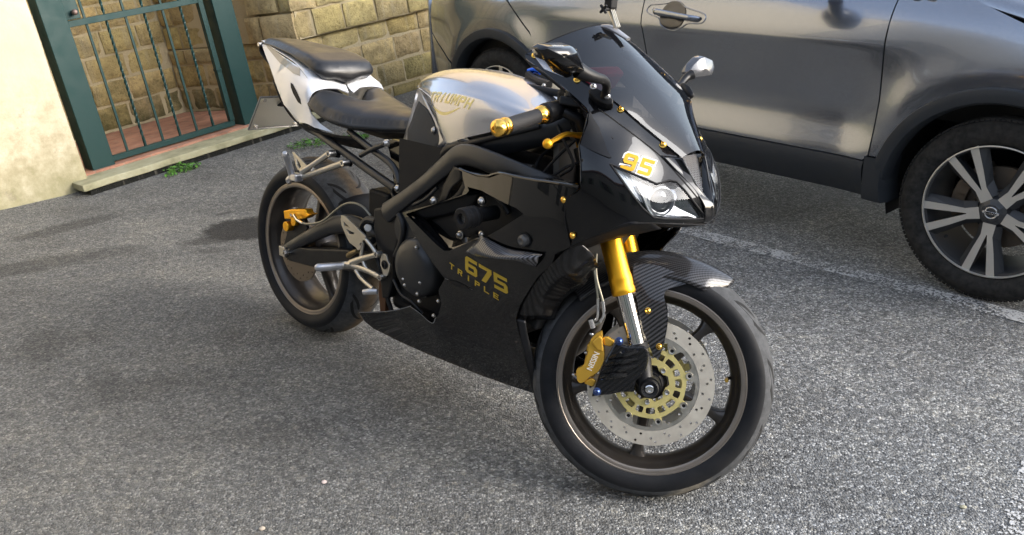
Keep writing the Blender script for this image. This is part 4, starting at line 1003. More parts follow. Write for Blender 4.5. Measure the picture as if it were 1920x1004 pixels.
# --- fork
AXD = np.array([-.4052, 0, .9142])
def fk(s_, y, off=0):      # a point up the fork leg, s_ metres above the axle
    return np.array([1.388, y, .3]) + AXD * s_ + np.array([.9142, 0, .4052]) * off
for sd in (-1, 1):
    y = sd * .1015
    ox = .024 if sd > 0 else 0   # the far leg stands a little ahead
    FR(MB().cyl(fk(.075, y, ox), fk(.26, y, ox), .0205, n=28)).build('fork_slider', chrom, moto)
    o_ = MB(); o_.lathe([(.0215, .226), (.0275, .226), (.0292, .229), (.0292, .240), (.0280, .243), (.0285, .262), (.0285, .268), (.0272, .275), (.0272, .34), (.0262, .42), (.0262, .60), (.02, .605)], fk(0, y, ox), 36, AXD)
    FR(o_).build('fork_tube', gold, moto, angle=30)
    ft_ = MB(); ft_.tube([fk(.105, y), fk(.06, y), fk(.02, y, -.004), (1.395, y, .3)], [.0245, .0255, .024, .022], 20)
    ft_.cyl((1.395, y - .022, .3), (1.395, y + .022, .3), .0255, n=28)
    FR(ft_).build('fork_foot', mblack, moto, angle=50)
    FR(MB().cyl(fk(.088, y), fk(.104, y), .0262, n=28)).build('fork_dust_ring', plast, moto)
ax_ = MB(); ax_.lathe([(.0045, -.126), (.0085, -.127), (.0105, -.124), (.0105, -.05)], TC, 24); FR(ax_).build('axle', steel, moto, angle=40)
ax_ = MB(); ax_.lathe([(.0105, -.134), (.0125, -.139), (.0195, -.141), (.0215, -.138), (.0225, -.12)], TC, 32); FR(ax_).build('axle_boss', mblack, moto, angle=40)
ax_ = MB(); ax_.lathe([(.0001, -.1335), (.005, -.1335), (.0055, -.1405), (.0080, -.1405), (.0100, -.1395), (.0100, -.12)], TC, 24); FR(ax_).build('axle_cap', chrom, moto, angle=40)
for z0, t_, mm_ in ((.455, .03, mblack), (.615, .022, alu)):
    tc = MB()
    for sd in (-1, 1): tc.lathe([(.027, z0 - .3 + .3), (.036, z0), (.036, z0 + t_), (.027, z0 + t_)], np.array([1.388, sd * .1015, .3]), 32, AXD)
    ctr = fk(z0 + t_ / 2, 0, -.02); Rk = np.stack([np.array([.9142, 0, .4052]), np.array([0, 1., 0]), AXD], 1)
    tc.box(ctr, (.07, .15, t_ * .9), Rk); tc.box(fk(z0 + t_ / 2, 0, .0), (.055, .19, t_ * .7), Rk); FR(tc).build('triple_clamp', mm_, moto, bevel=.004, smooth=False)
for sd in (-1, 1):
    c_ = MB(); c_.lathe([(.002, .655), (.016, .655), (.018, .652), (.0245, .650), (.0262, .645), (.0262, .60)], np.array([1.388, sd * .1015, .3]), 30, AXD); FR(c_).build('fork_cap', gold if sd < 0 else blue, moto, angle=40)
FR(MB().cyl(fk(.45, 0, -.03), fk(.66, 0, -.03), .02)).build('steering_stem', mblack, moto)

# --- front mudguard (carbon)
fg = MB(); G = []
for i in range(49):
    th = rad(60.5 + (140 - 60.5) * i / 48); s_ = i / 48
    hw = .055 + .020 * min(1, s_ * 4) ** .8 if s_ < .3 else .075; tip = min(1, s_ / .13) ** .6
    row = []
    for k in range(-9, 10):
        t = k / 9; ph = t * 1.25; y = hw * math.sin(ph) / math.sin(1.25) * (.25 + .75 * tip); dr = -(.055 * (.2 + .8 * tip)) * (1 - math.cos(ph)) / (1 - math.cos(1.25))
        if 0 and abs(k) == 9: dr -= .01
        r = .3155 + dr + .006 * math.exp(-(t * 3) ** 2); row.append((TC[0] + r * math.cos(th), y, TC[2] + r * math.sin(th)))
    G.append(row)
FR(fg.grid(G)).build('front_mudguard', carb, moto, solid=.0025, angle=50)
gd = moto.children[-1]
fs = Sheet((1.35, -.082, .5), (.05, -1, .12), (1, 0, 0), ray=sray, ctrl=[fpt(*q) for q in ((1190, 500, -.078), (1265, 537, -.074), (1196, 560, -.088), (1248, 560, -.086), (1228, 672, -.092), (1248, 640, -.090), (1215, 620, -.092), (1236, 600, -.092), (1275, 528, -.070), (1190, 480, -.07))])
for sgn in (1, -1):
    p_ = fs.panel(fs.outline([(1189, 492), (1187, 510), (1190, 540), (1196, 575), (1206, 622), (1217, 648), (1226, 671), (1236, 673), (1244, 650), (1250, 622), (1253, 600), (1249, 575), (1245, 557), (1247, 547), (1256, 541), (1275, 536), (1292, 531), (1270, 512), (1235, 498)]), step=.01, thick=.003)
    if sgn < 0: p_.xf(lambda q: np.array([q[0], -q[1], q[2]]))
    FR(p_).build('mudguard_stay', carb, moto, angle=50)
def bolt(m, P, n, r=.007, h=.006, dome=True):
    P = np.array(P, float); n = np.array(n, float) / np.linalg.norm(n)
    m.lathe([(.0001, h * .55), (r * .42, h * .55), (r * .45, h), (r * .8, h * .8), (r, h * .25), (r * 1.25, h * .2), (r * 1.25, -.003)], P, 16, n); return m
def bolts(name, pts, m, n=(0, -1, 0), r=.007, fr=False, par=None, h=.006):
    for P in pts:
        b = MB(); bolt(b, P, n, r, h)
        if fr: FR(b)
        b.build(name, m, par or moto, angle=50)
bolts('mudguard_bolt', [fs.at(fs.uv(*q), .001)[0] for q in ((1215, 583), (1236, 650))], goldb, fr=True, r=.0062)

# --- carbon wrapped duct on the fork foot, caliper, hoses
def fplate(px, y, th, name, m, par=moto, holes=(), bev=.002, sub=0, tilt=0, **k):
    P = [fpt(u, v, y) for u, v in px]; P = [(q[0], q[2]) for q in P]
    if sub: P = [tuple(q) for q in catmull([np.array(q) for q in P] + [np.array(P[0])], sub)[:-1]]
    H = [[(fpt(u, v, y)[0], fpt(u, v, y)[2]) for u, v in h] for h in holes]
    b = MB().plate([P] + H, lambda a, b_, t: (a, t, b_), y, y + th); return FR(b).build(name, m, par, bevel=bev, smooth=False, **k)
def c1(x, y): return (1000 + x / 4.564, 520 + y / 4.564)
fplate([c1(*q) for q in ((695, 560), (800, 590), (905, 588), (965, 598), (985, 640), (985, 720), (965, 800), (925, 855), (880, 890), (868, 940), (870, 985), (760, 985), (640, 1010), (560, 1015), (495, 1028), (510, 985), (540, 900), (575, 800), (610, 720), (650, 640))], -.133, .028, 'fork_foot_cover', carb2, bev=.005)
cv = moto.children[-1]
for i, (a0_, a1_) in enumerate((((640, 700), (900, 640)), ((620, 760), (890, 700)), ((590, 820), (880, 760)), ((570, 870), (800, 830)))):
    q0, q1 = fpt(*c1(*a0_), -.134), fpt(*c1(*a1_), -.134); q0[1] = q1[1] = -.1332
    FR(MB().tube([q0, (q0 + q1) / 2 + np.array([0, -.005, .003]), q1], [.003, .0095, .006], 8, smooth=3)).build('cover_crease', carb2, cv)
cal = fplate([c1(*q) for q in ((548, 478), (585, 470), (592, 560), (606, 640), (602, 720), (575, 775), (550, 815), (490, 850), (440, 893), (402, 907), (375, 880), (368, 800), (395, 775), (418, 765), (440, 735), (462, 665), (478, 590), (490, 540), (520, 500))], -.128, .026, 'brake_caliper', goldc, bev=.005, sub=3)
fplate([c1(*q) for q in ((500, 560), (560, 500), (592, 520), (600, 640), (540, 620))], -.132, .01, 'caliper_cover', goldc, cal, bev=.003)
fplate([c1(*q) for q in ((590, 515), (640, 510), (700, 545), (668, 600), (600, 585))], -.122, .014, 'caliper_arm', goldc, cal, bev=.004)
fplate([c1(*q) for q in ((440, 885), (500, 862), (540, 890), (515, 945), (430, 908))], -.122, .014, 'caliper_arm', goldc, cal, bev=.004)
FR(MB().box(fpt(*c1(500, 700), -.09), (.03, .05, .08), Rx(0))).build('caliper_inner_half', goldc, cal, bevel=.005, smooth=False)
q0, q1 = fpt(*c1(478, 800), -.1285), fpt(*c1(550, 640), -.1285); dx = q1 - q0
o = plane_text('caliper_lettering', 'NISSIN', .0165, S((q0 + q1) / 2), SA @ dx, SA @ np.cross(np.array([0, -1., 0]), dx), mat('white_print', (.7, .66, .55), .5), cal, wfit=.046, bold=.0002, stretch=1.15)
bolts('caliper_bolt', [fpt(*c1(735, 548), -.136), fpt(*c1(545, 980), -.136)], blue, r=.0078, fr=True, h=.008)
bolts('caliper_pin', [fpt(*c1(500, 490), -.125), fpt(*c1(350, 838), -.112), fpt(*c1(455, 650), -.115)], steel, r=.004, fr=True, n=(-1, -.3, .2))
hose = mat('braided_hose', (.26, .25, .2), .4, .7)
for pts in (((1108, 478, -.15), (1113, 500, -.150), (1117, 525, -.150), (1121, 560, -.145), (1121, 590, -.14), (1118, 600, -.135), (1108, 607, -.13)), ((1118, 476, -.15), (1117, 505, -.150), (1120, 530, -.150), (1130, 565, -.145), (1132, 590, -.14), (1126, 604, -.135), (1113, 612, -.13))):
    P = [fpt(*q) for q in pts]; FR(MB().tube(P, .0032, 10, smooth=4)).build('brake_hose', hose, moto)
    h_ = moto.children[-1]; FR(MB().tube(P[-4:-1], .0045, 10, smooth=3)).build('hose_fitting', chrom, h_)
FR(MB().cyl(fpt(1107, 598, -.135), fpt(1112, 614, -.128), .0075, n=12)).build('banjo_bolt', chrom, cal)
# --- clip-on bars, levers
gr0, gr1 = fpt(1012, 217, -.262), fpt(947, 237, -.345); gd_ = (gr1 - gr0) / np.linalg.norm(gr1 - gr0)
def gx(s_): return gr0 + gd_ * s_
L_ = np.linalg.norm(gr1 - gr0)
gripm = mat('grip_rubber', (.02, .02, .022), .7); k_ = N(gripm); _wv = k_.n("ShaderNodeTexChecker"); _wv.inputs["Scale"].default_value = 330
_r = k_.n("ShaderNodeVectorRotate", rotation_type='EULER_XYZ'); _r.inputs["Rotation"].default_value = (.6, .7, .5); k_.l(k_.co(), _r.inputs["Vector"]); k_.l(_r.outputs[0], _wv.inputs["Vector"]); k_.bump(_wv.outputs["Fac"], 1., .002)
def handle(sd):
    f = (lambda m: FR(m)) if sd < 0 else (lambda m: m.xf(lambda q: S(np.array([q[0], -q[1], q[2]]))))
    top = fk(.575, -.1015)
    f(MB().tube([gr0 - gd_ * .10, gr1], .0112, 16)).build('handlebar', mblack, moto); hb = moto.children[-1]
    f(MB().lathe([(.0155, 0.004), (.0162, .004), (.0168, L_ * .5), (.0162, L_ - .006), (.0155, L_ - .006)], gr0, 28, gd_)).build('grip', gripm, hb)
    f(MB().lathe([(.013, -.012), (.0205, -.012), (.0212, -.008), (.0205, .0), (.0185, .004), (.017, .008), (.013, .008)], gr0, 32, gd_)).build('grip_flange', goldb, hb, angle=40)
    f(MB().lathe([(.013, -.008), (.0175, -.008), (.0188, -.004), (.0188, .001), (.016, .003), (.0160, .006), (.0188, .009), (.0196, .018), (.0185, .026), (.0145, .031), (.007, .033), (.0065, .030), (.0001, .030)], gr1, 32, gd_)).build('bar_end', goldb, hb, angle=40)
    f(MB().lathe([(.012, -.062), (.020, -.062), (.0225, -.058), (.0225, -.040), (.024, -.036), (.024, -.018), (.020, -.014), (.013, -.014)], gr0, 28, gd_)).build('switch_housing', mblack, hb, angle=40)
    f(MB().tube([gr0 - gd_ * .10, fk(.565, -.10)], [.013, .02], 16)).build('bar_clamp', mblack, hb)
    f(MB().lathe([(.0265, .552), (.035, .552), (.035, .59), (.0265, .59)], np.array([1.388, -.1015, .3]), 28, AXD)).build('bar_clamp_ring', mblack, hb, angle=40)
    return hb
hR = handle(-1); hL = handle(1)
# lever
lv = [fpt(*q) for q in ((1092, 255, -.215), (1080, 254, -.23), (1066, 252, -.25), (1056, 254, -.265), (1043, 261, -.29), (1032, 267, -.31), (1027, 270, -.32))]
FR(MB().tube(lv, [.012, .0105, .009, .008, .007, .0065, .006], 12, smooth=4, sq=(.65, 1.1)).sphere(fpt(1027, 270, -.322), .0115, 16)).build('brake_lever', gold, moto); lvo = moto.children[-1]
FR(MB().cyl(fpt(1027, 270, -.322) + [0, 0, .008], fpt(1027, 270, -.322) + [0, 0, .0125], .003)).build('lever_eye', mblack, lvo)
FR(MB().tube([gr0 - gd_ * .05 + [.02, 0, 0], gr0 - gd_ * .06 + [.05, 0, -.012], fpt(1094, 250, -.20)], [.012, .014, .013], 12)).build('master_cylinder', mblack, moto)
FR(MB().box(gr0 - gd_ * .055 + [.03, 0, .022], (.05, .04, .02)).cyl(gr0 - gd_ * .055 + [.03, 0, .03], gr0 - gd_ * .055 + [.03, 0, .05], .018)).build('brake_reservoir', mblack, moto, bevel=.004, smooth=False)
# far side controls seen over the tank
FR(MB().cyl(fpt(985, 163, .10), fpt(1050, 176, .06), .010).tube([fpt(990, 140, .16), fpt(1003, 150, .14), fpt(1030, 160, .1)], .011, 10, smooth=3)).build('clutch_perch', mblack, moto)
FR(MB().tube([fpt(992, 135, .17), fpt(1003, 132, .16), fpt(1013, 136, .15)], [.009, .008, .007], 12, smooth=3)).build('lever_adjuster', mat('blue_anodised', (.02, .1, .6), .25, 1), moto)
bolts('clamp_bolt', [fpt(1018, 170, .08) + [0, 0, .012], fpt(1046, 169, .05) + [0, 0, .012]], steel, n=(0, -.3, 1), r=.005, fr=True)
# ------------------------------------------------------------------ frame, engine, running gear
def c5(x, y): return (460 + x / 2.6425, 260 + y / 2.6425)       # helper scales of the survey sketches
def c6(x, y): return (720 + x / 2.9525, 300 + y / 2.9525)
def c8(x, y): return (580 + x / 5.022, 380 + y / 5.022)
def c7(x, y): return (1040 + x / 3.043, 250 + y / 3.043)
def cs2(x, y): return (460 + x / 3.3475, 40 + y / 3.3475)
def cs3(x, y): return (740 + x / 3.3475, 100 + y / 3.3475)
def cs4(x, y): return (960 + x / 3.043, y / 3.043)
def mt(pts): return [mp(*q) for q in pts]
def mir(P): P = np.array(P, float); return P * np.array([1, -1, 1])
def tubeo(name, pts, r, m, sub=4, both=False, n=14, **k):
    P = mt(pts) if len(pts[0]) == 3 and pts[0][0] > 5 else [np.array(q, float) for q in pts]
    o = MB().tube(P, r, n, smooth=sub if len(P) > 2 else 0, **k).build(name, m, moto, angle=50)
    if both: MB().tube([mir(q) for q in P], r, n, smooth=sub if len(P) > 2 else 0, **k).build(name, m, moto, angle=50)
    return o
def mplate(px, y, th, name, m, par=None, holes=(), bev=.002, sub=0, **k):
    P = [mp(u, v, y) for u, v in px]; P = [(q[0], q[2]) for q in P]
    if sub: P = [tuple(q) for q in catmull([np.array(q) for q in P] + [np.array(P[0])], sub)[:-1]]
    H = [[(mp(u, v, y)[0], mp(u, v, y)[2]) for u, v in h] for h in holes]
    return MB().plate([P] + H, lambda a, b_, t: (a, t, b_), y, y + th).build(name, m, par or moto, bevel=bev, smooth=False, **k)
# swingarm
for sg in (-1, 1):
    P = [(-.045, sg * .125, .305), (.10, sg * .122, .385), (.25, sg * .115, .462), (.36, sg * .105, .475), (.46, sg * .10, .44)]
    MB().tube(P, [.013, .020, .026, .03, .03], 14, smooth=4, sq=(1.15, .7)).build('swingarm_brace', fblack, moto, angle=60)
    G = MB().plate([[(-.05, .325), (-.055, .295), (.0, .278), (.12, .29), (.30, .325), (.47, .345), (.50, .38), (.47, .42), (.30, .395), (.10, .35), (.0, .335)]], lambda a, b, t: (a, t, b), sg * .098, sg * .128)
    G.build('swingarm_beam', mblack, moto, bevel=.006, smooth=False)
MB().box((.44, 0, .39), (.09, .2, .10)).build('swingarm_pivot', mblack, moto, bevel=.01, smooth=False)
MB().box((-.03, -.133, .308), (.035, .012, .034)).build('chain_adjuster', alu, moto, bevel=.002, smooth=False)
MB().lathe([(.004, -.150), (.0095, -.150), (.0105, -.147), (.0105, -.10)], (0, 0, .312), 6).build('rear_axle_nut', steel, moto)
# rear caliper
yc = -.125
rcal = mplate([(531, 396), (545, 393), (572, 393), (575, 401), (583, 402), (572, 410), (560, 413), (545, 411), (533, 411)], yc, .03, 'rear_caliper', gold, bev=.003)
P = mp(538, 425, yc); MB().cyl(P + [0, .03, 0], P + [0, -.006, 0], .017, n=24).build('caliper_piston_housing', gold, rcal, bevel=.002)
P = mp(549, 417, yc); MB().cyl(P + [0, .03, 0], P + [0, .0, 0], .014, n=24).build('caliper_piston_housing', gold, rcal, bevel=.002)
mplate([(536, 410), (570, 408), (575, 430), (560, 455), (545, 470), (530, 466), (537, 440)], -.108, .012, 'caliper_bracket', mblack)
P = mp(551, 403, yc - .004); MB().cyl(P, P + [0, -.012, 0], .006, n=6).build('banjo_bolt', chrom, rcal)
tubeo('rear_brake_hose', [(551, 404, -.14), (557, 413, -.145), (572, 420, -.145), (592, 419, -.14), (608, 413, -.135), (628, 396, -.13), (645, 384, -.13), (662, 381, -.13), (680, 388, -.125), (695, 405, -.12)], .0037, hose)
MB().tube(mt([(551, 404, -.14), (557, 413, -.145), (567, 419, -.145)]), .0048, 8).build('hose_fitting', chrom, moto)
# rear hugger between tyre and frame
G = []
for i in range(15):
    th = rad(18 + 62 * i / 14); G.append([((.332) * math.cos(th), .095 * math.sin(t * 1.2) / math.sin(1.2), .312 + .332 * math.sin(th) - .03 * (1 - math.cos(t * 1.2))) for t in np.linspace(-1, 1, 13)])
G = [r for r in G if True]
MB().grid(G[:7]).build('tyre_hugger', plast, moto, solid=.003)
# chain
MB().tube([(0, .092, .405), (.3, .092, .42), (.50, .092, .415)], .008, 8, sq=(1, .6)).tube([(0, .092, .22), (.3, .092, .31), (.50, .092, .35)], .008, 8, sq=(1, .6)).build('drive_chain', steel, moto)
# shock, linkage and header seen through the gap
tubeo('shock_absorber', [(.40, -.01, .42), (.47, -.01, .62), (.50, -.01, .70)], .026, mat('copper_brown', (.16, .075, .03), .45, .6))
# subframe
tubeo('subframe_tube', [(583, 240, -.105), (640, 282, -.125), (700, 325, -.135), (742, 354, -.14)], .0125, fblack, both=True)
tubeo('subframe_tube', [(655, 246, -.11), (690, 275, -.12), (735, 310, -.13), (750, 345, -.14)], .010, fblack, both=True)
tubeo('subframe_strut', [(676, 292, -.13), (700, 279, -.135), (724, 270, -.135)], .0075, fblack, both=True)
bolts('frame_bolt', mt([(725, 269, -.145), (746, 354, -.155), (904, 378, -.235), (814, 377, -.20)]), steel, r=.009, h=.012)
mplate([(724, 262), (775, 268), (772, 330), (748, 362), (738, 345), (733, 300)], -.105, .03, 'frame_side_cover', gblack)
# main frame spar
def spar(pts, sc, n=8, name='frame_spar'):
    P = mt(pts)
    for s_ in (1, -1):
        Q = [q * np.array([1, s_, 1]) for q in P]; MB().tube(Q, sc, n, smooth=5, sq=(1.15, .62), up=(0, 0, 1)).build(name, fblack, moto, angle=40, bevel=.003)
spar([(1085, 228, -.07), (1050, 243, -.10), (1000, 255, -.125), (940, 270, -.14), (885, 283, -.155)], [.030, .029, .028, .028, .026])
spar([(1040, 352, -.17), (985, 330, -.185), (930, 308, -.19), (885, 292, -.185), (860, 293, -.18), (835, 312, -.175), (800, 343, -.17), (760, 373, -.165), (725, 400, -.16)], [.022, .024, .0255, .026, .0255, .024, .022, .022, .028])
mplate([(700, 392), (760, 382), (765, 400), (752, 430), (741, 470), (738, 520), (728, 560), (715, 560), (712, 500), (700, 430)], -.16, .03, 'pivot_plate', mblack, bev=.006)
MB().tube(mt([(705, 415, -.15), (690, 412, -.15), (680, 425, -.15), (682, 445, -.15), (700, 452, -.15)]), .011, 10, smooth=3).build('engine_hanger', fblack, moto)
# engine mass and clutch cover
eng = MB().box((.80, 0, .45), (.42, .27, .30)).box((.92, 0, .62), (.30, .28, .30), Rz(0)).box((.64, 0, .38), (.2, .25, .22))
eng.build('engine_block', plast, moto, bevel=.02, smooth=False)
P = mp(790, 500, -.165)
MB().lathe([(.0001, -.042), (.05, -.042), (.072, -.036), (.084, -.02), (.088, .0), (.088, .06)], P + [0, 0, 0], 40).build('clutch_cover', fblack, moto, angle=60)
P = mp(770, 430, -.15); MB().lathe([(.0001, -.02), (.05, -.018), (.058, 0), (.058, .04)], P, 32).build('alternator_cover', fblack, moto, angle=60)
bolts('engine_bolt', mt([c6(*q) + (-.205,) for q in ((180, 485), (200, 680), (115, 693), (195, 783), (300, 782), (275, 862), (185, 742), (108, 660))]), steel, r=.0042, h=.006)
bolts('panel_bolt', mt([c6(478, 887) + (-.197,)]), steel, r=.0055, h=.005)
for i in range(9):
    a = 2 * math.pi * i / 9 + .3; Pc = mp(790, 500, -.165); q = Pc + np.array([.080 * math.cos(a), -.016, .080 * math.sin(a)])
    if math.cos(a) < .75: bolts('engine_bolt', [q], steel, r=.0045, h=.006)
engm = mat('engine_cast_black', (.010, .010, .011), .5, spec=.4); N(engm).bump(N(engm).noise(N(engm).co(), 300, 3), .5, .001)
for pts, r in (([(748, 402, -.17), (756, 425, -.175), (752, 455, -.17), (742, 480, -.165)], .009), ([(700, 470, -.15), (712, 500, -.155), (722, 545, -.15), (735, 585, -.14)], .007),
               ([(738, 525, -.17), (752, 552, -.18), (772, 566, -.18), (792, 588, -.17)], .0045), ([(820, 352, -.18), (800, 372, -.19), (775, 385, -.19)], .005), ([(735, 360, -.13), (745, 380, -.14), (765, 392, -.15)], .006),
               ([(930, 300, -.15), (960, 312, -.16), (1000, 318, -.15)], .012), ([(905, 352, -.17), (935, 372, -.175), (955, 400, -.17)], .008)):
    tubeo('engine_hose', pts, r, engm)
for k_2 in range(6): MB().box((.72 + .0 * k_2, -.132, .50 + .016 * k_2), (.16, .02, .006)).build('cylinder_fin', engm, moto, bevel=.001, smooth=False)
mplate([(712, 505), (722, 502), (724, 540), (722, 590), (713, 592), (709, 548)], -.13, .02, 'stand_bracket', mat('rusty_brown', (.10, .045, .02), .6, .4), bev=.003)
MB().box(mp(860, 372, -.16), (.05, .02, .045)).build('regulator_box', engm, moto, bevel=.004, smooth=False)
# radiator, header and downpipes in the front gap
MB().box((1.185, 0, .56), (.04, .30, .34), np.array([[.94, 0, .34], [0, 1, 0], [-.34, 0, .94]])).build('radiator', mat('radiator_fins', (.05, .05, .05), .6, .5), moto, bevel=.004, smooth=False)
for y in (-.09, 0, .09): tubeo('header_pipe', [(1.10, y, .62), (1.16, y, .50), (1.15, y, .34), (1.06, y * .6, .24), (.8, 0, .20)], .019, mat('header_grey', (.25, .23, .21), .4, .9))
# rearset with pedal and heel guard
rs = mplate([c8(*q) for q in ((300, 122), (318, 122), (345, 140), (530, 322), (526, 345), (505, 358), (478, 440), (455, 452), (438, 425), (405, 400), (378, 380), (352, 335), (302, 215), (295, 160))], -.185, .006, 'heel_guard', alu, holes=[[c8(*q) for q in ((322, 182), (330, 222), (385, 240))], [c8(*q) for q in ((345, 252), (382, 300), (410, 305), (424, 288))], [c8(*q) for q in ((470, 395), (500, 362), (503, 380), (478, 410))]], bev=.001)
def rt(name, pts, r, m=alu, par=None, **k): return MB().tube(mt([c8(x, y) + (yy,) for x, y, yy in pts]), r, 14, smooth=3 if len(pts) > 2 else 0, **k).build(name, m, par or moto, angle=50)
rt('rearset_arm', [(525, 338, -.18), (585, 412, -.18), (638, 490, -.178)], [.0058, .006, .007])
rt('rearset_arm', [(508, 350, -.178), (500, 430, -.178), (488, 510, -.178)], [.006, .0055, .006])
rt('rearset_arm', [(395, 572, -.182), (480, 535, -.18), (560, 510, -.178), (640, 490, -.178)], [.012, .0095, .008, .0085])
rt('rearset_arm', [(400, 592, -.182), (480, 615, -.18), (580, 655, -.178), (672, 706, -.178)], [.012, .010, .009, .009])
rt('rearset_arm', [(490, 500, -.178), (520, 590, -.178), (560, 640, -.178)], [.006, .006, .006])
for x, y in ((638, 490), (672, 706)):
    P = mp(*c8(x, y), -.19); MB().lathe([(.0001, 0), (.0045, 0), (.005, -.006), (.0085, -.006), (.0095, -.003), (.0095, .014)], P, 20).build('rearset_bolt', steel, moto, angle=40)
rt('footpeg_hub', [(300, 595, -.200), (345, 590, -.188), (405, 588, -.183)], [.0115, .0125, .013])
knurl = mat('knurled_aluminium', (.62, .62, .64), .35, 1.0); k_ = N(knurl); _ck = k_.n("ShaderNodeTexChecker"); _ck.inputs["Scale"].default_value = 420; k_.l(k_.co(), _ck.inputs["Vector"]); k_.bump(_ck.outputs["Fac"], 1., .0015)
rt('footpeg', [(58, 612, -.275), (90, 612, -.268), (200, 604, -.235), (300, 595, -.204)], [.008, .0125, .0125, .0115], knurl)
rt('brake_pedal', [(440, 640, -.185), (480, 705, -.19), (540, 765, -.2), (600, 812, -.205)], [.007, .0065, .0065, .006])
rt('pedal_tip', [(510, 845, -.222), (575, 838, -.212), (640, 838, -.200)], [.008, .0095, .0085], knurl)
fl2 = mplate([(715, 477), (720, 476), (724, 479), (727, 490), (731, 497), (729, 510), (726, 517), (722, 519), (718, 515), (715, 503), (712.5, 497), (713, 487)], -.185, .006, 'pivot_flange', alu, bev=.001)
P = mp(721, 497, -.186); MB().lathe([(.0001, -.001), (.006, -.001), (.006, -.004), (.009, -.004), (.010, -.001), (.0135, -.001)], P, 24).build('pivot_bolt', mblack, moto, angle=40)
MB().cyl(mp(690, 428, -.13), mp(690, 428, -.16), .012, n=16).build('linkage_bolt', steel, moto, bevel=.002)
rt('rear_master_cylinder', [(455, 455, -.165), (400, 480, -.15), (370, 500, -.14)], [.007, .009, .009], mat('brass_dull', (.3, .22, .1), .4, .8))
# passenger peg bracket
def c9(x, y): return (480 + x / 6.275, 260 + y / 6.275)
def pt9(name, pts, r, m=alu, **k): return MB().tube(mt([c9(x, y) + (yy,) for x, y, yy in pts]), r, 14, smooth=3 if len(pts) > 2 else 0, **k).build(name, m, moto, angle=50)
pt9('passenger_peg_arm', [(858, 182, -.15), (700, 290, -.17), (530, 400, -.192)], [.0095, .008, .008])
pt9('passenger_peg_arm', [(1020, 292, -.15), (760, 385, -.17), (510, 465, -.192)], [.0105, .009, .009])
pt9('passenger_peg_arm', [(660, 385, -.178), (690, 350, -.172)], [.006, .006])
for x, y in ((858, 182), (1020, 292)):
    P = mp(*c9(x, y), -.162); MB().lathe([(.0001, 0), (.005, 0), (.0055, -.004), (.0095, -.004), (.0105, -.001), (.0105, .02)], P, 20).build('bracket_bolt', steel, moto, angle=40)
pt9('bracket_spacer', [(905, 175, -.14), (985, 190, -.12)], [.011, .011], mblack)
pt9('bracket_spacer', [(1065, 285, -.14), (1120, 290, -.125)], [.011, .011], mblack)
pt9('passenger_footpeg', [(335, 165, -.255), (345, 190, -.25), (395, 330, -.225), (425, 440, -.205)], [.006, .010, .0105, .0105], knurl)
P = mp(*c9(455, 450), -.21); MB().box(P + [0, .006, -.002], (.036, .03, .024)).build('peg_joint', knurl, moto, bevel=.005, smooth=False)
pt9('peg_joint_tail', [(430, 450, -.205), (385, 490, -.205), (400, 525, -.205)], [.011, .010, .007], knurl)
mplate([c9(*q) for q in ((425, 158), (445, 158), (598, 322), (570, 352), (520, 380), (490, 370), (470, 330), (445, 225))], -.185, .005, 'passenger_heel_guard', alu, holes=[[c9(*q) for q in ((462, 215), (478, 300), (510, 350), (528, 335), (512, 290))]], bev=.001)
# side stand
MB().tube([(.50, .13, .22), (.47, .22, .10), (.45, .285, .035)], [.012, .010, .009], 10).build('side_stand', mblack, moto); MB().box((.45, .29, .030), (.06, .05, .008)).build('stand_foot', mblack, moto)
MB().box((.42, .0, .53), (.10, .16, .14)).build('battery_box', plast, moto, bevel=.01, smooth=False)

# ------------------------------------------------------------------ tank
def tank_rows(off=0):
    ctr = [(.515, .918), (.545, .948), (.60, .972), (.68, .990), (.78, .995), (.87, .983), (.96, .958), (1.04, .928), (1.10, .90)]
    bot = [mp(785, 160, -.03), mp(800, 193, -.08), mp(818, 230, -.125), mp(835, 267, -.16), mp(870, 259, -.168), mp(910, 250, -.165), mp(955, 239, -.155), mp(1009, 228, -.135), mp(1032, 221, -.11)]
    rows = []
    for (cx, cz), b in zip(ctr, bot):
        r = []
        for k in range(11):
            a = math.pi / 2 * k / 10; e = .80; sy = math.sin(a) ** e; cz_ = math.cos(a) ** e
            y = b[1] * sy * (1 + .05 * math.sin(math.pi * min(1, k / 10)) * (k > 5)); z = b[2] + (cz - b[2]) * cz_; x = cx + (b[0] - cx) * (k / 10) ** 1.3
            r.append(np.array([x, y, z]))
        rows.append(r)
    return rows
rows = tank_rows(); full = [[mir(q) for q in r[:0:-1]] + r for r in rows]
G = cgrid(full, 6, 3)
tank = MB().grid(G).build('fuel_tank', silver, moto, angle=70); tb = bvh(tank)
k_ = N(silver); k_.l(k_.ramp(k_.noise(k_.co(), 6, 3), [(.3, (.40, .40, .42)), (.7, (.46, .46, .48))]), k_.b.inputs["Base Color"])
def patch(name, rows, m, su=4, sv=4, solid=.003, both=True, par=None, **k):
    rows = [[(mp(*q) if q[0] > 5 else np.array(q, float)) for q in r] for r in rows]; G = cgrid(rows, su, sv); mb = MB().grid(G)
    if both: mb2 = MB().grid(G * np.array([1, -1, 1])); mb2.build(name, m, par or moto, solid=solid, **k)
    return mb.build(name, m, par or moto, solid=-solid if 0 else solid, **k)
tankg = mat('tank_side_silver', (.27, .27, .28), .3, .7, coat=1)
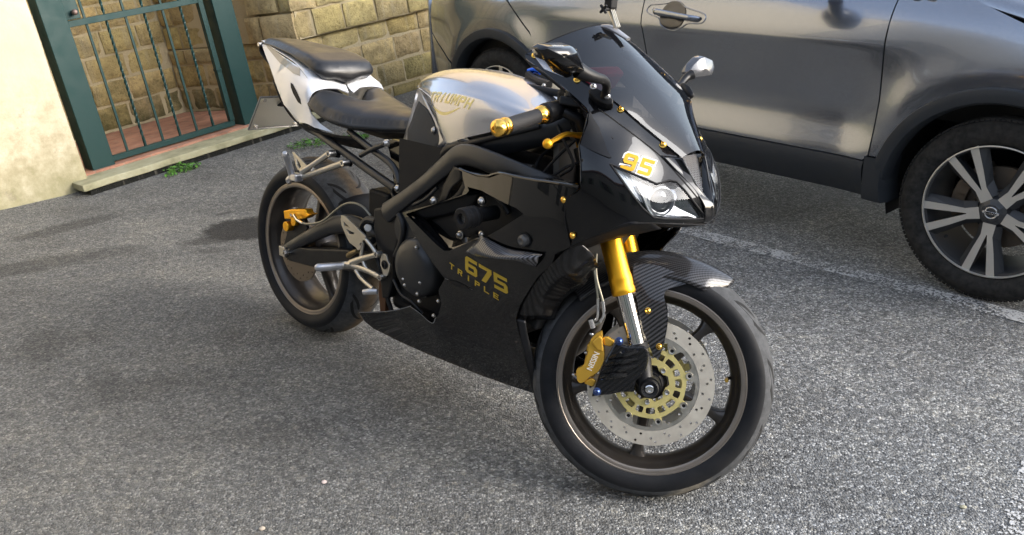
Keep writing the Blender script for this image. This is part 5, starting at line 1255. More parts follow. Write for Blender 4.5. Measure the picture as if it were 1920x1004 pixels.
patch('tank_flank', [[(785, 160, -.03), (779, 180, -.038), (771, 210, -.058), (764, 235, -.080), (756, 262, -.100)],
                     [(800, 193, -.08), (792, 205, -.082), (784, 228, -.095), (776, 252, -.110), (770, 273, -.122)],
                     [(818, 230, -.125), (811, 240, -.124), (803, 256, -.128), (794, 272, -.134), (784, 286, -.138)],
                     [(835, 267, -.16), (828, 275, -.157), (818, 283, -.154), (808, 290, -.152), (797, 298, -.150)]], tankg, angle=60)
padm = mat('tank_pad', (.016, .017, .018), .75); N(padm).bump(N(padm).noise(N(padm).co(), 500, 2), .6, .001)
patch('tank_pad', [[(785, 190, -.062), (776, 212, -.071), (769, 232, -.087), (764, 247, -.101), (764, 275, -.120)],
                   [(806, 214, -.108), (798, 225, -.109), (790, 243, -.114), (782, 262, -.125), (780, 285, -.138)],
                   [(832, 277, -.160), (824, 284, -.158), (815, 289, -.156), (806, 292, -.155), (797, 296, -.152)]], padm, solid=.002, angle=60)
patch('frame_infill', [[(752, 266, -.105), (775, 284, -.130), (797, 300, -.150), (830, 278, -.160)], [(750, 300, -.125), (765, 318, -.140), (785, 325, -.155), (812, 308, -.165)], [(748, 335, -.135), (756, 348, -.145), (766, 350, -.155), (785, 340, -.165)]], tankg, angle=60)
# black trim under the tank
patch('tank_trim', [[(826, 284, -.165), (838, 272, -.170), (875, 265, -.176), (930, 252, -.168), (985, 240, -.150), (1012, 233, -.14)], [(820, 300, -.163), (842, 284, -.170), (880, 275, -.176), (930, 262, -.168), (985, 249, -.150), (1012, 242, -.14)]], mblack, su=2, angle=60)
gtrim = mat('trim_grey', (.10, .10, .105), .3, .6, coat=.6)
bolts('tank_bolt', mt([cs3(243, 485) + (-.135,)]), steel, n=(-.6, -.8, 0), r=.008)
# lettering on the tank
q0, q1 = mp(811, 181, -.125), mp(888, 214, -.15); xd = q1 - q0; xd[1] *= .2; nrm_ = np.array([.0, -.62, .78]); 
yd = np.cross(nrm_, xd)
goldp = mat('gold_print', (.60, .52, .24), .35, .5)
_w = np.linalg.norm(xd) / 8.6; block_text('tank_lettering', 'TRIUMPH', .026, _w, _w * .24, (q0 + q1) / 2, xd, yd, goldp, moto, shear=.12, surf=tb, lift=.0006)
c_ = (q0 + q1) / 2; xu = xd / np.linalg.norm(xd); yu = yd / np.linalg.norm(yd)
sw = MB(); G = []
for i in range(25):
    t = i / 24; a = -.085 + .125 * t; b = -.019 - .017 * math.sin(math.pi * min(1, t * 1.02)) + .004 * t; w = .0024 * math.sin(math.pi * t) ** .6 + .0004; row = []
    for s_ in (-1, 1):
        P = c_ + xu * (a + .02) + yu * (b + s_ * w); nn = nrm_; h_ = tb.ray_cast(Vector(P + nn * .12), Vector(-nn), .3); row.append(np.array(h_[0]) + nn * .0008 if h_[0] is not None else P)
    G.append(row)
sw.grid(G).build('tank_swoosh', goldp, moto, smooth=False)
# ------------------------------------------------------------------ seats and tail
def puff(name, outline, base, edge, drop, thick, m, step=.012, par=None):
    """cushion: top surface that rounds down to its outline, plus a skirt. base(x,y) -> z"""
    outline = [tuple(q) for q in catmull([np.array(q, float) for q in outline] + [np.array(outline[0], float)], 5)[:-1]]
    O = _dens([np.array(q, float) for q in outline], step * .7); OA = np.array(O)
    def hf(ST):
        d = np.array([np.min(np.hypot(OA[:, 0] - s_[0], OA[:, 1] - s_[1])) for s_ in ST]); t = np.clip(1 - d / edge, 0, 1)
        return np.array([base(s_[0], s_[1]) for s_ in ST]) - drop * (1 - np.sqrt(np.clip(1 - t ** 2, 0, 1))) ** .9
    sh_ = Sheet((0, 0, 0), (0, 0, 1), (1, 0, 0), fn=hf)
    p_ = sh_.panel([sh_.st(np.array([x, y, 0]))[0] for x, y in O], step=step)
    ring = [(x, y, float(hf(np.array([[x, y]]))[0])) for x, y in O]; k = len(ring); G = []
    nr = [np.array([O[(i + 1) % k][1] - O[i - 1][1], -(O[(i + 1) % k][0] - O[i - 1][0])]) for i in range(k)]; ctr = OA.mean(0)
    nr = [q / (np.linalg.norm(q) + 1e-9) for q in nr]; sgn = 1 if sum(float(q @ (np.array(o) - ctr)) for q, o in zip(nr, O)) > 0 else -1
    for f in (0, .12, .35, .65, .9, 1.0):
        bul = .006 * math.sin(math.pi * min(1, f * 1.2)) - .010 * max(0, f - .7) / .3
        G.append([np.array([x + q[0] * sgn * bul, y + q[1] * sgn * bul, z - f * (thick(x, y) if callable(thick) else thick)]) for (x, y, z), q in zip(ring, nr)])
    for r in G: r.append(r[0])
    p_.grid(G); me = p_.mesh(name); bm = bmesh.new(); bm.from_mesh(me); bmesh.ops.remove_doubles(bm, verts=bm.verts, dist=3e-4); bm.to_mesh(me); bm.free()
    return link(name, me, m, par or moto, angle=180)
def sy(half): return [(x, y) for x, y in half] + [(x, -y) for x, y in half[::-1] if abs(y) > 1e-6]
def itp(x, a, b): return float(np.interp(x, a, b))
half = [(.245, 0), (.215, -.022), (.185, -.045), (.155, -.07), (.137, -.10), (.140, -.128), (.165, -.148), (.22, -.155), (.29, -.150), (.36, -.130), (.43, -.098), (.49, -.072), (.53, -.062), (.548, -.05), (.555, -.02), (.556, 0)]
def rs_z(x, y): return itp(x, [.13, .18, .26, .36, .46, .56], [.895, .888, .862, .846, .843, .850]) + .05 * (abs(y) / .15) ** 2 * (x < .2) * 0 - .10 * abs(y) ** 2 / .15
puff('rider_seat', sy([(a, -abs(b)) for a, b in half]), rs_z, .075, .034, lambda x, y: .022, leather, step=.008)
pz = lambda x, y: itp(x, [-.26, -.15, .0, .08, .18], [1.003, 1.003, .992, .982, .955]) - .35 * y * y
ph = [(.172, 0), (.172, -.03), (.168, -.07), (.155, -.098), (.125, -.108), (.06, -.106), (.0, -.098), (-.10, -.080), (-.20, -.060), (-.25, -.048), (-.265, -.03), (-.268, 0)]
def pth(x, y): return .010 + .026 * max(0, min(1, (x + .02) / .18)) + .016 * max(0, 1 - abs(y) / .05) * (x > .12)
puff('pillion_seat', sy(ph), pz, .030, .014, pth, leather, step=.008)
white = mat('tail_silver_white', (.66, .67, .70), .3, .25, coat=1, coat_r=.03)
tc = Sheet((.1, -.1, .86), (.30, -.66, .69), (1, 0, -.2), ctrl=[mp(*q) for q in ((492, 85, -.055), (505, 120, -.085), (513, 145, -.105), (520, 165, -.122), (530, 195, -.135), (545, 213, -.138), (560, 228, -.138), (620, 247, -.130), (660, 255, -.12), (590, 225, -.148), (578, 200, -.150), (560, 180, -.150), (545, 150, -.140), (530, 150, -.132), (563, 130, -.118), (553, 121, -.108), (510, 92, -.062), (530, 112, -.085), (580, 165, -.142), (570, 150, -.130), (600, 140, -.085), (620, 142, -.045), (643, 147, 0), (655, 170, 0), (630, 165, -.05), (605, 170, -.105), (590, 180, -.135), (523, 140, -.116), (540, 185, -.146))], smooth=3e-4)
tail_px = [(491, 84), (497, 102), (505, 122), (512, 143), (520, 166), (532, 196), (545, 212), (562, 230), (590, 240), (626, 249), (600, 232), (583, 214), (577, 196), (581, 182), (592, 171), (612, 166), (634, 166), (654, 174), (644, 149), (622, 141), (602, 132), (566, 129), (552, 120), (520, 98), (500, 82)]
for mm in (0, 1):
    p_ = tc.panel(tc.outline(tail_px), step=.012, thick=.004)
    if mm: p_.xf(mir)
    o = p_.build('tail_panel', white, moto, angle=40)
    sl_ = tc.panel(tc.outline([cs2(285, 388), cs2(298, 396), cs2(322, 440), cs2(345, 490), cs2(352, 526), cs2(330, 510), cs2(300, 455), cs2(286, 415)]), step=.01, off=.0012)
    if mm: sl_.xf(mir)
    sl_.build('tail_slot', plast, o)
    for px_ in (([cs2(160, 195), cs2(230, 260), cs2(330, 345), cs2(220, 380)]),):
        pass
# raised edge along the tail and black underside
for mm in (0, 1):
    ins = tc.panel(tc.outline([cs2(122, 112), cs2(165, 165), cs2(240, 232), cs2(300, 275), cs2(345, 302), cs2(345, 348), cs2(300, 330), cs2(215, 262), cs2(140, 170)]), step=.01, off=.0015)
    if mm: ins.xf(mir)
    ins.build('tail_insert', mat('tail_grey', (.30, .285, .26), .35, .3, coat=.6), moto)
    P = [tc.at(tc.uv(*q), .002)[0] for q in (cs2(125, 180), cs2(200, 275), cs2(270, 325), cs2(345, 350))]; P = [mir(q) for q in P] if mm else P
    pass
    rows = [[(512, 150, -.10), (532, 198, -.134), (562, 232, -.137), (626, 252, -.128), (670, 256, -.118)], [(522, 168, -.06), (545, 212, -.085), (575, 245, -.09), (632, 268, -.09), (690, 282, -.09)]]
    G = cgrid([mt(r) for r in rows], 3, 4); G = G * np.array([1, -1 if mm else 1, 1]); MB().grid(G).build('tail_underside', plast, moto, solid=.003, angle=60)
G = cgrid([[np.array([x, y, z]) for y in (-.045, 0, .045)] for x, z in ((-.275, .985), (-.29, .955), (-.24, .92), (-.1, .86), (.1, .80))], 3, 3); MB().grid(G).build('tail_light_panel', plast, moto, solid=.004)
G = cgrid([[np.array([x, w * s_, z - .004 * abs(s_)]) for s_ in (-1, -.5, 0, .5, 1)] for x, z, w in ((-.30, .985, .03), (-.27, .996, .045), (-.2, .985, .06), (-.1, .97, .08), (.0, .955, .10), (.08, .935, .12), (.14, .90, .125))], 3, 2); MB().grid(G).build('seat_base', white, moto, solid=.003, angle=60)
MB().cyl(mp(490, 84, -.05) + [0, .01, 0], mp(490, 84, -.05) - [0, .012, 0], .008, n=12).build('tail_bolt', steel, moto, bevel=.002)
# number plate seen from behind, on its bracket
platem = clearm('plate_acrylic', (.88, .88, .86), 1.3, .4)
P = [(-.32, y, z) for y, z in ()]; q = [mp(465, 243, .02), mp(492, 187, .04), mp(545, 195, -.11), mp(548, 243, -.12)]
pc = MB(); A_, B_, C_, D_ = [np.array(k) for k in ((-.285, -.10, .687), (-.20, -.10, .808), (-.20, .10, .808), (-.285, .10, .687))]
nn = np.array([-.82, 0, .57]) * .003
MB().add([A_, B_, C_, D_, A_ + nn, B_ + nn, C_ + nn, D_ + nn], [(0, 1, 2, 3), (4, 7, 6, 5), (0, 4, 5, 1), (1, 5, 6, 2), (2, 6, 7, 3), (3, 7, 4, 0)]).build('number_plate', platem, moto, smooth=False)
npo = moto.children[-1]
MB().tube([A_, B_, C_, D_, A_], .004, 8).build('plate_frame', mat('plate_frame_grey', (.22, .21, .19), .5), npo)
for q in (A_ * .9 + C_ * .1, D_ * .9 + B_ * .1, B_ * .92 + D_ * .08): MB().cyl(q + [.004, 0, 0], q + [.012, 0, 0], .006, n=10).build('plate_bolt', steel, npo)
MB().tube([(-.22, 0, .775), (-.15, 0, .81), (-.1, 0, .85)], [.012, .016, .02], 10, sq=(.5, 2)).build('plate_bracket', plast, moto)
# ------------------------------------------------------------------ side fairing
def both(fn, name, m, **k):
    """build a right-hand piece and its mirror twin on the left"""
    a = fn(); o1 = a.build(name, m, k.pop('par', None) or moto, **k)
    b = fn(); b.xf(mir); o2 = b.build(name, m, moto, **k); return o1, o2
fc_ = [(1.30, -.215, .90), (1.32, -.230, .80), (1.28, -.242, .76), (1.20, -.248, .74), (1.06, -.236, .785), (.92, -.215, .765), (.86, -.205, .74),
       (.68, -.200, .604), (.80, -.215, .63), (.90, -.228, .56), (1.05, -.243, .66), (1.17, -.250, .715), (1.31, -.240, .673), (1.26, -.237, .63), (1.36, -.218, .72), (1.42, -.190, .74),
       (1.20, -.236, .568), (1.05, -.234, .54), (.95, -.226, .50), (.89, -.222, .476), (1.12, -.208, .434), (.98, -.208, .40), (.85, -.200, .36), (.79, -.190, .313), (.70, -.182, .335), (.64, -.172, .30),
       (.42, -.150, .225), (.47, -.140, .185), (.70, -.155, .22), (.72, -.135, .182), (.94, -.165, .25), (.94, -.140, .195), (1.13, -.165, .27), (1.136, -.138, .213), (1.15, -.185, .34), (.55, -.158, .26)]
fs_ = Sheet((.9, -.2, .5), (0, -1, 0), (1, 0, 0), ctrl=fc_, smooth=3e-4)
upper = [(1089, 352), (1030, 345), (985, 337), (937, 327), (918, 334), (893, 331), (866, 320), (868, 336), (872, 352), (866, 366), (820, 382), (780, 392), (754, 399), (768, 425), (790, 462), (812, 494), (834, 523), (822, 545), (828, 570), (818, 600), (811, 606), (795, 596), (785, 585), (771, 574), (745, 582), (715, 585), (672, 586), (684, 602), (700, 615), (750, 640), (800, 662), (850, 682), (900, 702), (950, 720), (1000, 736), (992, 700), (982, 660), (972, 622), (967, 598), (972, 578), (988, 550), (1008, 520), (1035, 495), (1040, 477), (1069, 461), (1064, 430), (1060, 405), (1059, 385), (1064, 372)]
vent = [c6(*q) for q in ((120, 300), (300, 240), (455, 190), (470, 170), (462, 150), (540, 170), (640, 225), (735, 270), (773, 300), (740, 322), (640, 385), (560, 430), (480, 455), (420, 480), (360, 505), (330, 502), (290, 470), (200, 380))]
U = fs_.outline(upper); Vh = fs_.outline(vent)
fp_, fpL = both(lambda: fs_.panel(U, [Vh], step=.014, thick=.003), 'side_fairing', gblack, angle=45)
fb = bvh(fp_)
# turned-in lip round the vent, and the recessed dark panel behind it
def lipf():
    P = fs_.at(np.array(_dens(Vh, .012))); C0 = P.mean(0); G = []
    for d, sh_, yy in ((0, 0, .0005), (.004, .02, .006), (.018, .06, .014), (.045, .10, .05)):
        G.append([q + (C0 - q) * np.array([1, 0, 1]) * (sh_ if d else 0) + np.array([0, yy, 0]) for q in P] )
    for r in G: r.append(r[0])
    return MB().grid(G)
both(lipf, 'vent_lip', gblack, angle=60)
both(lambda: MB().grid([[np.array([x, -.165, z]) for z in np.linspace(.50, .80, 5)] for x in np.linspace(.62, 1.2, 7)]), 'vent_backing', plast, smooth=False)
# glossy inner scoop along the lower edge of the vent
sc_rows = [[(770, 402, -.198), (790, 432, -.205), (815, 460, -.212), (838, 471, -.218), (868, 462, -.226), (905, 447, -.232)], [(790, 400, -.175), (812, 424, -.182), (835, 440, -.188), (852, 446, -.190), (870, 442, -.192), (895, 432, -.198)]]
patch('vent_scoop', sc_rows, gblack, su=4, sv=4, angle=70)
patch('vent_inner_panel', [[(866, 322, -.20), (866, 345, -.198), (845, 372, -.196), (800, 388, -.194), (760, 397, -.195)], [(905, 338, -.185), (900, 365, -.18), (880, 392, -.176), (840, 405, -.175), (800, 412, -.178)]], mblack, angle=60)
patch('intake_panel', [[(866, 318, -.200), (868, 335, -.195), (850, 352, -.188), (838, 378, -.184)], [(852, 312, -.188), (840, 335, -.183), (830, 355, -.180), (820, 385, -.180)]], mblack, angle=60)
# upper edge strip of the fairing with its bright fold
for pts, r in (([(862, 318, -.200), (885, 327, -.206), (915, 331, -.212), (937, 326, -.222), (985, 336, -.228), (1040, 344, -.233), (1086, 351, -.236)], .005),):
    both(lambda: MB().tube(mt(pts), r, 10, smooth=4), 'fairing_fold', gblack)
patch('fairing_top_shelf', [[(862, 318, -.20), (915, 331, -.212), (937, 326, -.222), (1040, 344, -.233), (1086, 351, -.236)], [(866, 312, -.17), (918, 320, -.17), (940, 318, -.17), (1035, 333, -.18), (1082, 342, -.19)]], carb2, angle=60)
# belly roll-under and front edge
bl = [(672, 586), (684, 602), (700, 615), (750, 640), (800, 662), (850, 682), (900, 702), (950, 720), (1000, 736)]
BP = fs_.at(np.array([fs_.uv(*q) for q in bl]))
G = [[q + np.array([0, 0, 0]) for q in BP]] + [[np.array([q[0], q[1] * (1 - s_), q[2] - .03 * math.sin(s_ * 1.4)]) for q in BP] for s_ in (.15, .35, .6, .8, 1.0)]
both(lambda: MB().grid(G), 'belly_pan', gblack, solid=.002, angle=70)
# carbon inner duct facing the wheel
patch('inner_duct', [[(967, 598, -.200), (985, 555, -.212), (1008, 520, -.226), (1036, 495, -.236), (1067, 464, -.228), (1088, 456, -.212)],
                     [(1000, 600, -.175), (1015, 560, -.19), (1035, 535, -.20), (1065, 512, -.205), (1088, 494, -.195), (1112, 478, -.18)],
                     [(1040, 600, -.13), (1050, 570, -.14), (1070, 550, -.145), (1095, 535, -.145), (1108, 515, -.14), (1122, 500, -.135)]], carb2, angle=60)
patch('front_lip', [[(967, 598, -.20), (972, 622, -.197), (982, 660, -.19), (992, 700, -.17), (1000, 736, -.14)], [(985, 600, -.185), (990, 630, -.182), (998, 665, -.175), (1005, 705, -.155), (1010, 738, -.12)]], mblack, angle=60)
# crash protector
P = mp(885, 407, -.275); sld = MB().lathe([(.011, -.033), (.0135, -.037), (.0235, -.037), (.0265, -.034), (.0265, -.028), (.0245, -.026), (.0245, -.020), (.0265, -.018), (.0265, -.010), (.0245, -.008), (.0245, -.002), (.0265, 0), (.0265, .008), (.024, .012), (.018, .014), (.018, .08)], P, 36).build('crash_protector', plast, moto, angle=40)
MB().lathe([(.0001, -.020), (.007, -.020), (.008, -.024), (.0115, -.024), (.0115, -.01)], P, 12).build('protector_bolt', steel, sld, angle=40)
MB().lathe([(.011, -.033), (.011, -.012), (.0001, -.012)], P, 24).build('protector_bore', mblack, sld)
MB().lathe([(.011, -.033), (.0135, -.037), (.0235, -.037), (.0265, -.034), (.0265, .0), (.018, .014), (.018, .08)], mir(P) + [0, 0, 0], 28, (0, 1, 0)).xf(lambda q: q).build('crash_protector', plast, moto)
bolts('vent_bolt', mt([c6(545, 225) + (-.185,), c6(425, 415) + (-.195,)]), steel, r=.0085, h=.014)
bolts('fairing_bolt', [fs_.at(fs_.uv(*q), .001)[0] for q in (c6(540, 412),)], steel, r=.0065)
bolts('fairing_bolt', [fs_.at(fs_.uv(*q), .001)[0] for q in ((1057, 375), (1074, 442))], goldb, r=.0058)
# fastener recess and carbon winglet
rc = fs_.uv(*c6(782, 445))
fs_.panel([rc + np.array(q) for q in circle(0, 0, .019, 24)], step=.008, off=.0012).build('fastener_recess', plast, moto)
P = fs_.at(rc, .004)[0]; MB().lathe([(.0001, -.010), (.008, -.012), (.0135, -.008), (.0145, 0), (.0145, .006)], P, 24).build('fairing_fastener', mat('dull_fastener', (.10, .10, .10), .5, .7), moto, angle=40)
def fpnt(x, y, off=0): return fs_.at(fs_.uv(*c6(x, y)), off)[0]
wing = cgrid([[fpnt(540, 412, .004), fpnt(620, 455, .006), fpnt(700, 488, .008), fpnt(800, 505, .008), fpnt(885, 520, .006)],
              [fpnt(548, 432, .012), fpnt(610, 478, .022), fpnt(700, 512, .030), fpnt(800, 528, .028), fpnt(880, 532, .014)],
              [fpnt(505, 470, .010), fpnt(580, 515, .026), fpnt(690, 535, .034), fpnt(790, 545, .026), fpnt(872, 560, .012)],
              [fpnt(450, 512, .001), fpnt(540, 545, .003), fpnt(660, 545, .006), fpnt(770, 572, .004), fpnt(840, 595, .002)]], 4, 4)
wingm = carbon('carbon_fibre_fine', 420, .01, .16)
both(lambda: MB().grid(wing), 'carbon_winglet', wingm, solid=.002, angle=70)
both(lambda: MB().tube([fpnt(548, 420, .006), fpnt(620, 470, .012), fpnt(700, 503, .014), fpnt(800, 520, .014), fpnt(884, 524, .010)], [.002, .003, .003, .003, .002], 8, smooth=4), 'winglet_edge', mat('carbon_edge', (.12, .12, .125), .2, .4, coat=1))
# gold lettering on the fairing
gy = mat('gold_vinyl', (.52, .36, .035), .42, .3)
def vinyl(name, body, size, p0, p1, hgt, m, bold=.0, shear=0, w=1., surf=fb, sheet=fs_, lift=.0006, stretch=1, space=1):
    a = sheet.at(sheet.uv(*p0))[0]; b = sheet.at(sheet.uv(*p1))[0]; xd = b - a; up = sheet.n
    return plane_text(name, body, size, (a + b) / 2, xd, np.cross(up, xd), m, moto, bold=bold, shear=shear, wfit=np.linalg.norm(xd) * w, surf=surf, lift=lift, stretch=stretch, space=space)
def numerals(name, body, px, w, h, gap, m, sheet, surf, shear=0, grow=0, lift=.0006):
    a = sheet.at(sheet.uv(*px[0]))[0]; b = sheet.at(sheet.uv(*px[1]))[0]; xd = b - a
    return block_text(name, body, h, w, gap, (a + b) / 2, xd, np.cross(sheet.n, xd), m, moto, shear=shear, grow=grow, surf=surf, lift=lift)
_l = np.linalg.norm(fs_.at(fs_.uv(*c6(690, 706)))[0] - fs_.at(fs_.uv(*c6(446, 570)))[0])
numerals('fairing_number', '675', (c6(446, 570), c6(690, 706)), _l * .29, .043, _l * .045, gy, fs_, fb, shear=-.12)
_m = np.linalg.norm(fs_.at(fs_.uv(*c6(636, 764)))[0] - fs_.at(fs_.uv(*c6(364, 582)))[0]); numerals('fairing_lettering', 'TRIPLE', (c6(364, 582), c6(636, 764)), _m * .098, .0155, _m * .082, gy, fs_, fb, shear=-.1)
# thin slot below the lettering and panel joint lines
jl = mat('joint_shadow', (.001, .001, .001), .9)
def seam(pts, name='panel_joint', w=.0011, m=jl, sheet=None, off=.0008):
    sheet = sheet or fs_; ST = catmull([sheet.uv(*q) for q in pts], 6); G = []
    for i, q in enumerate(ST):
        d = ST[min(i + 1, len(ST) - 1)] - ST[max(i - 1, 0)]; d = d / np.linalg.norm(d); n = np.array([-d[1], d[0]]) * w; G.append([sheet.at(q + n, off)[0], sheet.at(q - n, off)[0]])
    return MB().grid(G).build(name, m, moto, smooth=False)
seam([c6(940, 140), c6(965, 180), c6(1000, 250), c6(1003, 330), c6(1015, 400), c6(1032, 468)])
sl_ = fs_.panel(fs_.outline([c6(338, 660), c6(400, 672), c6(450, 695), c6(492, 722), c6(440, 712), c6(380, 690)]), step=.01, off=.0014); sl_.build('fairing_slot', plast, moto)
seam([c6(340, 658), c6(420, 690), c6(490, 720)], 'slot_edge', .0011, mat('edge_grey', (.2, .2, .2), .3))
seam([(771, 574), (745, 581), (715, 585), (674, 586)], 'panel_edge', .0012, mat('edge_grey', (.2, .2, .2), .3)); seam([c6(145, 812), c6(200, 850), c6(265, 903), c6(285, 880), c6(290, 868)], 'panel_edge', .0012, mat('edge_grey', (.2, .2, .2), .3))

# ------------------------------------------------------------------ nose
nctrl = [mp(*q) for q in ((1318, 408, -.022), (1317, 386, -.028), (1305, 362, -.036), (1275, 329, -.056), (1237, 293, -.083), (1200, 262, -.112), (1160, 228, -.142), (1121, 204, -.165), (1060, 160, -.182), (1000, 112, -.187), (1120, 178, -.158), (1149, 190, -.148), (1200, 233, -.107), (1243, 268, -.075), (1060, 142, -.175), (988, 104, -.182),
          (1230, 330, -.104), (1180, 275, -.148), (1147, 302, -.192), (1190, 350, -.172), (1230, 375, -.128), (1275, 370, -.078), (1300, 392, -.048), (1222, 407, -.142), (1270, 411, -.086), (1181, 418, -.185), (1130, 380, -.216), (1160, 400, -.200), (1093, 450, -.226), (1040, 477, -.237), (1060, 375, -.241), (1069, 459, -.239), (1089, 352, -.236), (1120, 300, -.214), (1089, 273, -.218), (1104, 210, -.203), (1062, 420, -.241), (1120, 430, -.217), (1150, 340, -.202), (1060, 170, -.190), (1130, 250, -.182))]
ns = Sheet(mp(1180, 330, -.17), (.42, -.76, .48), (1, 0, -.6), ctrl=nctrl, smooth=1.2e-3)
lensP = [(1144, 308), (1165, 317), (1190, 327.5), (1215, 338), (1231, 345), (1243, 342.5), (1255, 338.5), (1268, 341), (1284, 357), (1301, 379), (1318, 401), (1319, 410), (1302, 411.5), (1272, 411.5), (1245, 411), (1226, 408.5), (1206, 392), (1185, 366), (1165, 338)]
cheek = [(984, 103), (1002, 96.5), (1040, 121), (1082, 143), (1115, 165), (1149, 190), (1200, 233), (1240, 266), (1278, 298), (1290, 318), (1302, 345), (1316, 368), (1323, 382), (1322, 405), (1321, 417), (1290, 419), (1240, 418), (1181, 418), (1140, 432), (1093, 450), (1060, 468), (1040, 477), (1055, 470), (1066, 459), (1063, 430), (1059, 400), (1059, 385), (1062, 372), (1074, 366), (1086, 358), (1090, 350), (1091, 320), (1090, 295), (1087, 273), (1094, 255), (1103, 232), (1106, 216), (1100, 203), (1085, 188), (1060, 166), (1030, 142), (1000, 120), (986, 111)]
NU = ns.outline(cheek); NL = ns.outline(lensP)
npan, npanL = both(lambda: ns.panel(NU, [NL], step=.012, thick=.003), 'nose_cowl', gblack, angle=45)
nb = bvh(npan)
both(lambda: ns.panel(NL, step=.01, off=-.0012), 'headlight_lens', lensm)
# rim, bowl, projector
def inset(k, off): 
    A = np.array(_dens(NL, .01)); c_ = A.mean(0); return ns.at(c_ + (A - c_) * k, off)
def bowlf():
    G = [inset(k, o_) for k, o_ in ((1.0, -.002), (.985, -.007), (.95, -.016), (.82, -.021), (.5, -.024), (.02, -.025))]; G = [np.concatenate([g_, g_[:1]]) for g_ in G]; return MB().grid(G)
bowl = mat('headlight_bowl', (.30, .30, .31), .22, .9); bowld = mat('headlight_inner', (.30, .30, .31), .12, 1.0); reflm = mat('reflector_chrome', (.80, .81, .82), .3, .35)
b1, b2 = both(bowlf, 'headlight_bowl', bowld, angle=60)
both(lambda: MB().tube(list(ns.at(np.array(_dens(NL, .012)), .0005)) + [ns.at(NL[0], .0005)[0]], .0022, 8, caps=False), 'headlight_seal', plast)
def nat(u, v, off): return ns.at(ns.uv(u, v), off)[0]
refl = [(1150, 312), (1190, 329), (1216, 340), (1226, 346), (1214, 356), (1208, 375), (1212, 392), (1204, 388), (1186, 364), (1166, 336)]
def ribf():   # ribbed indicator reflector
    m = MB(); R0 = ns.outline(refl); n_ = 26; A = ns.uv(1152, 313); B = ns.uv(1224, 346); Cc = ns.uv(1206, 390); G = []
    for i in range(n_ * 4 + 1):
        s_ = i / (n_ * 4); t0 = A + (B - A) * s_; t1 = A + (Cc - A) * s_; rip = .0022 * abs(math.sin(math.pi * s_ * n_)); G.append([ns.at(t0 + (t1 - t0) * k, -.012 - .012 * s_ + rip)[0] for k in (.03, .5, .97)])
    return m.grid(G)
both(ribf, 'headlight_reflector', reflm, angle=80)
def finf():
    G = cgrid([[nat(1192, 345, -.010), nat(1204, 365, -.010), nat(1214, 388, -.011), nat(1224, 403, -.008)], [nat(1206, 343, -.016), nat(1212, 365, -.018), nat(1222, 388, -.018), nat(1230, 403, -.012)]], 3, 5); return MB().grid(G)
both(finf, 'headlight_fin', mat('light_trim', (.45, .46, .47), .3, .6), solid=.002)
pc_ = nat(1238, 372, -.021); pn = np.array([.80, -.42, .12]); pn /= np.linalg.norm(pn)
def proj_():
    m = MB(); m.lathe([(.031, -.012), (.033, .002), (.0320, .006), (.0295, .007), (.0285, .002), (.0285, -.004)], pc_, 40, pn); return m
both(proj_, 'projector_ring', mat('projector_trim', (.7, .7, .7), .25, .5), angle=50)
both(lambda: MB().lathe([(.0285, .0), (.025, .0045), (.020, .0075), (.012, .0100), (.0001, .011)], pc_, 40, pn), 'projector_glass', mat('projector_glass', (.10, .105, .11), .05, .3, coat=1), angle=80)
# bolts on the cowl (far side too)
for q in ((1003, 104.5), (1082, 150), (1164, 205.5), (1243, 272)):
    P = ns.at(ns.uv(*q), .0015)[0]; n_ = np.array(ns.n) + [0, 0, .25]
    bolts('screen_bolt', [P], goldb, n=n_, r=.0066, h=.006); bolts('screen_bolt', [mir(P)], goldb, n=mir(n_), r=.0066, h=.006)
seam([(1121, 204), (1160, 232), (1200, 262), (1237, 292), (1262, 318), (1290, 350), (1316, 382)], 'cowl_joint', .0014, jl, ns)
seam([(1150, 191), (1200, 234.5), (1240, 267.5), (1276, 298)], 'screen_gasket', .0014, jl, ns)
# racing number
yel = mat('number_yellow', (.50, .27, .015), .5, spec=.1); whi = mat('number_white', (.48, .48, .47), .5, spec=.2)
_l = np.linalg.norm(ns.at(ns.uv(1222, 318))[0] - ns.at(ns.uv(1166, 300))[0])
for nm_, m_, gr_, lf_ in (('race_number_border', whi, .0042, .0007), ('race_number', yel, .0, .0014)):
    numerals(nm_, '95', ((1167, 301), (1223, 318)), _l * .43, .040, _l * .12, m_, ns, nb, shear=.30, grow=gr_, lift=lf_)
# centre beak, duct and mesh
bk = [[mp(1277, 297, -.047), mp(1257, 295, -.062), mp(1237, 293, -.083)], [mp(1288, 318, -.040), mp(1270, 312, -.054), mp(1256, 312, -.070)], [mp(1303, 345, -.028), mp(1288, 338, -.042), mp(1277, 331, -.055)],
      [mp(1322, 371, -.012), mp(1311, 366, -.026), mp(1303, 360, -.036)], [mp(1336, 384, 0), mp(1326, 384, -.014), mp(1317, 385, -.028)], [mp(1337, 398, 0), mp(1328, 399, -.012), mp(1319, 398, -.026)], [mp(1334, 412, 0), mp(1328, 412, -.010), mp(1319, 411, -.024)], [mp(1325, 421, 0), mp(1322, 420, -.010), mp(1316, 419, -.022)]]
bk = [[q + np.array([.003, 0, .002]) for q in r] for r in bk]
both(lambda: MB().grid(cgrid(bk, 4, 4)), 'nose_beak', gblack, solid=.003, angle=60)
ob = [r[0] for r in bk[:5]]
both(lambda: MB().grid([[q for q in ob], [q + np.array([-.05, .002 if q[1] < 0 else 0, -.01]) for q in ob]]), 'duct_wall', gblack, solid=.002)
MB().add([q + np.array([-.052, .0, -.012]) for q in ob] + [mir(q + np.array([-.052, 0, -.012])) for q in ob[::-1]], [tuple(range(2 * len(ob)))]).build('duct_back', plast, moto, smooth=False)
mw = MB(); top, botm = ob[0], ob[-1]
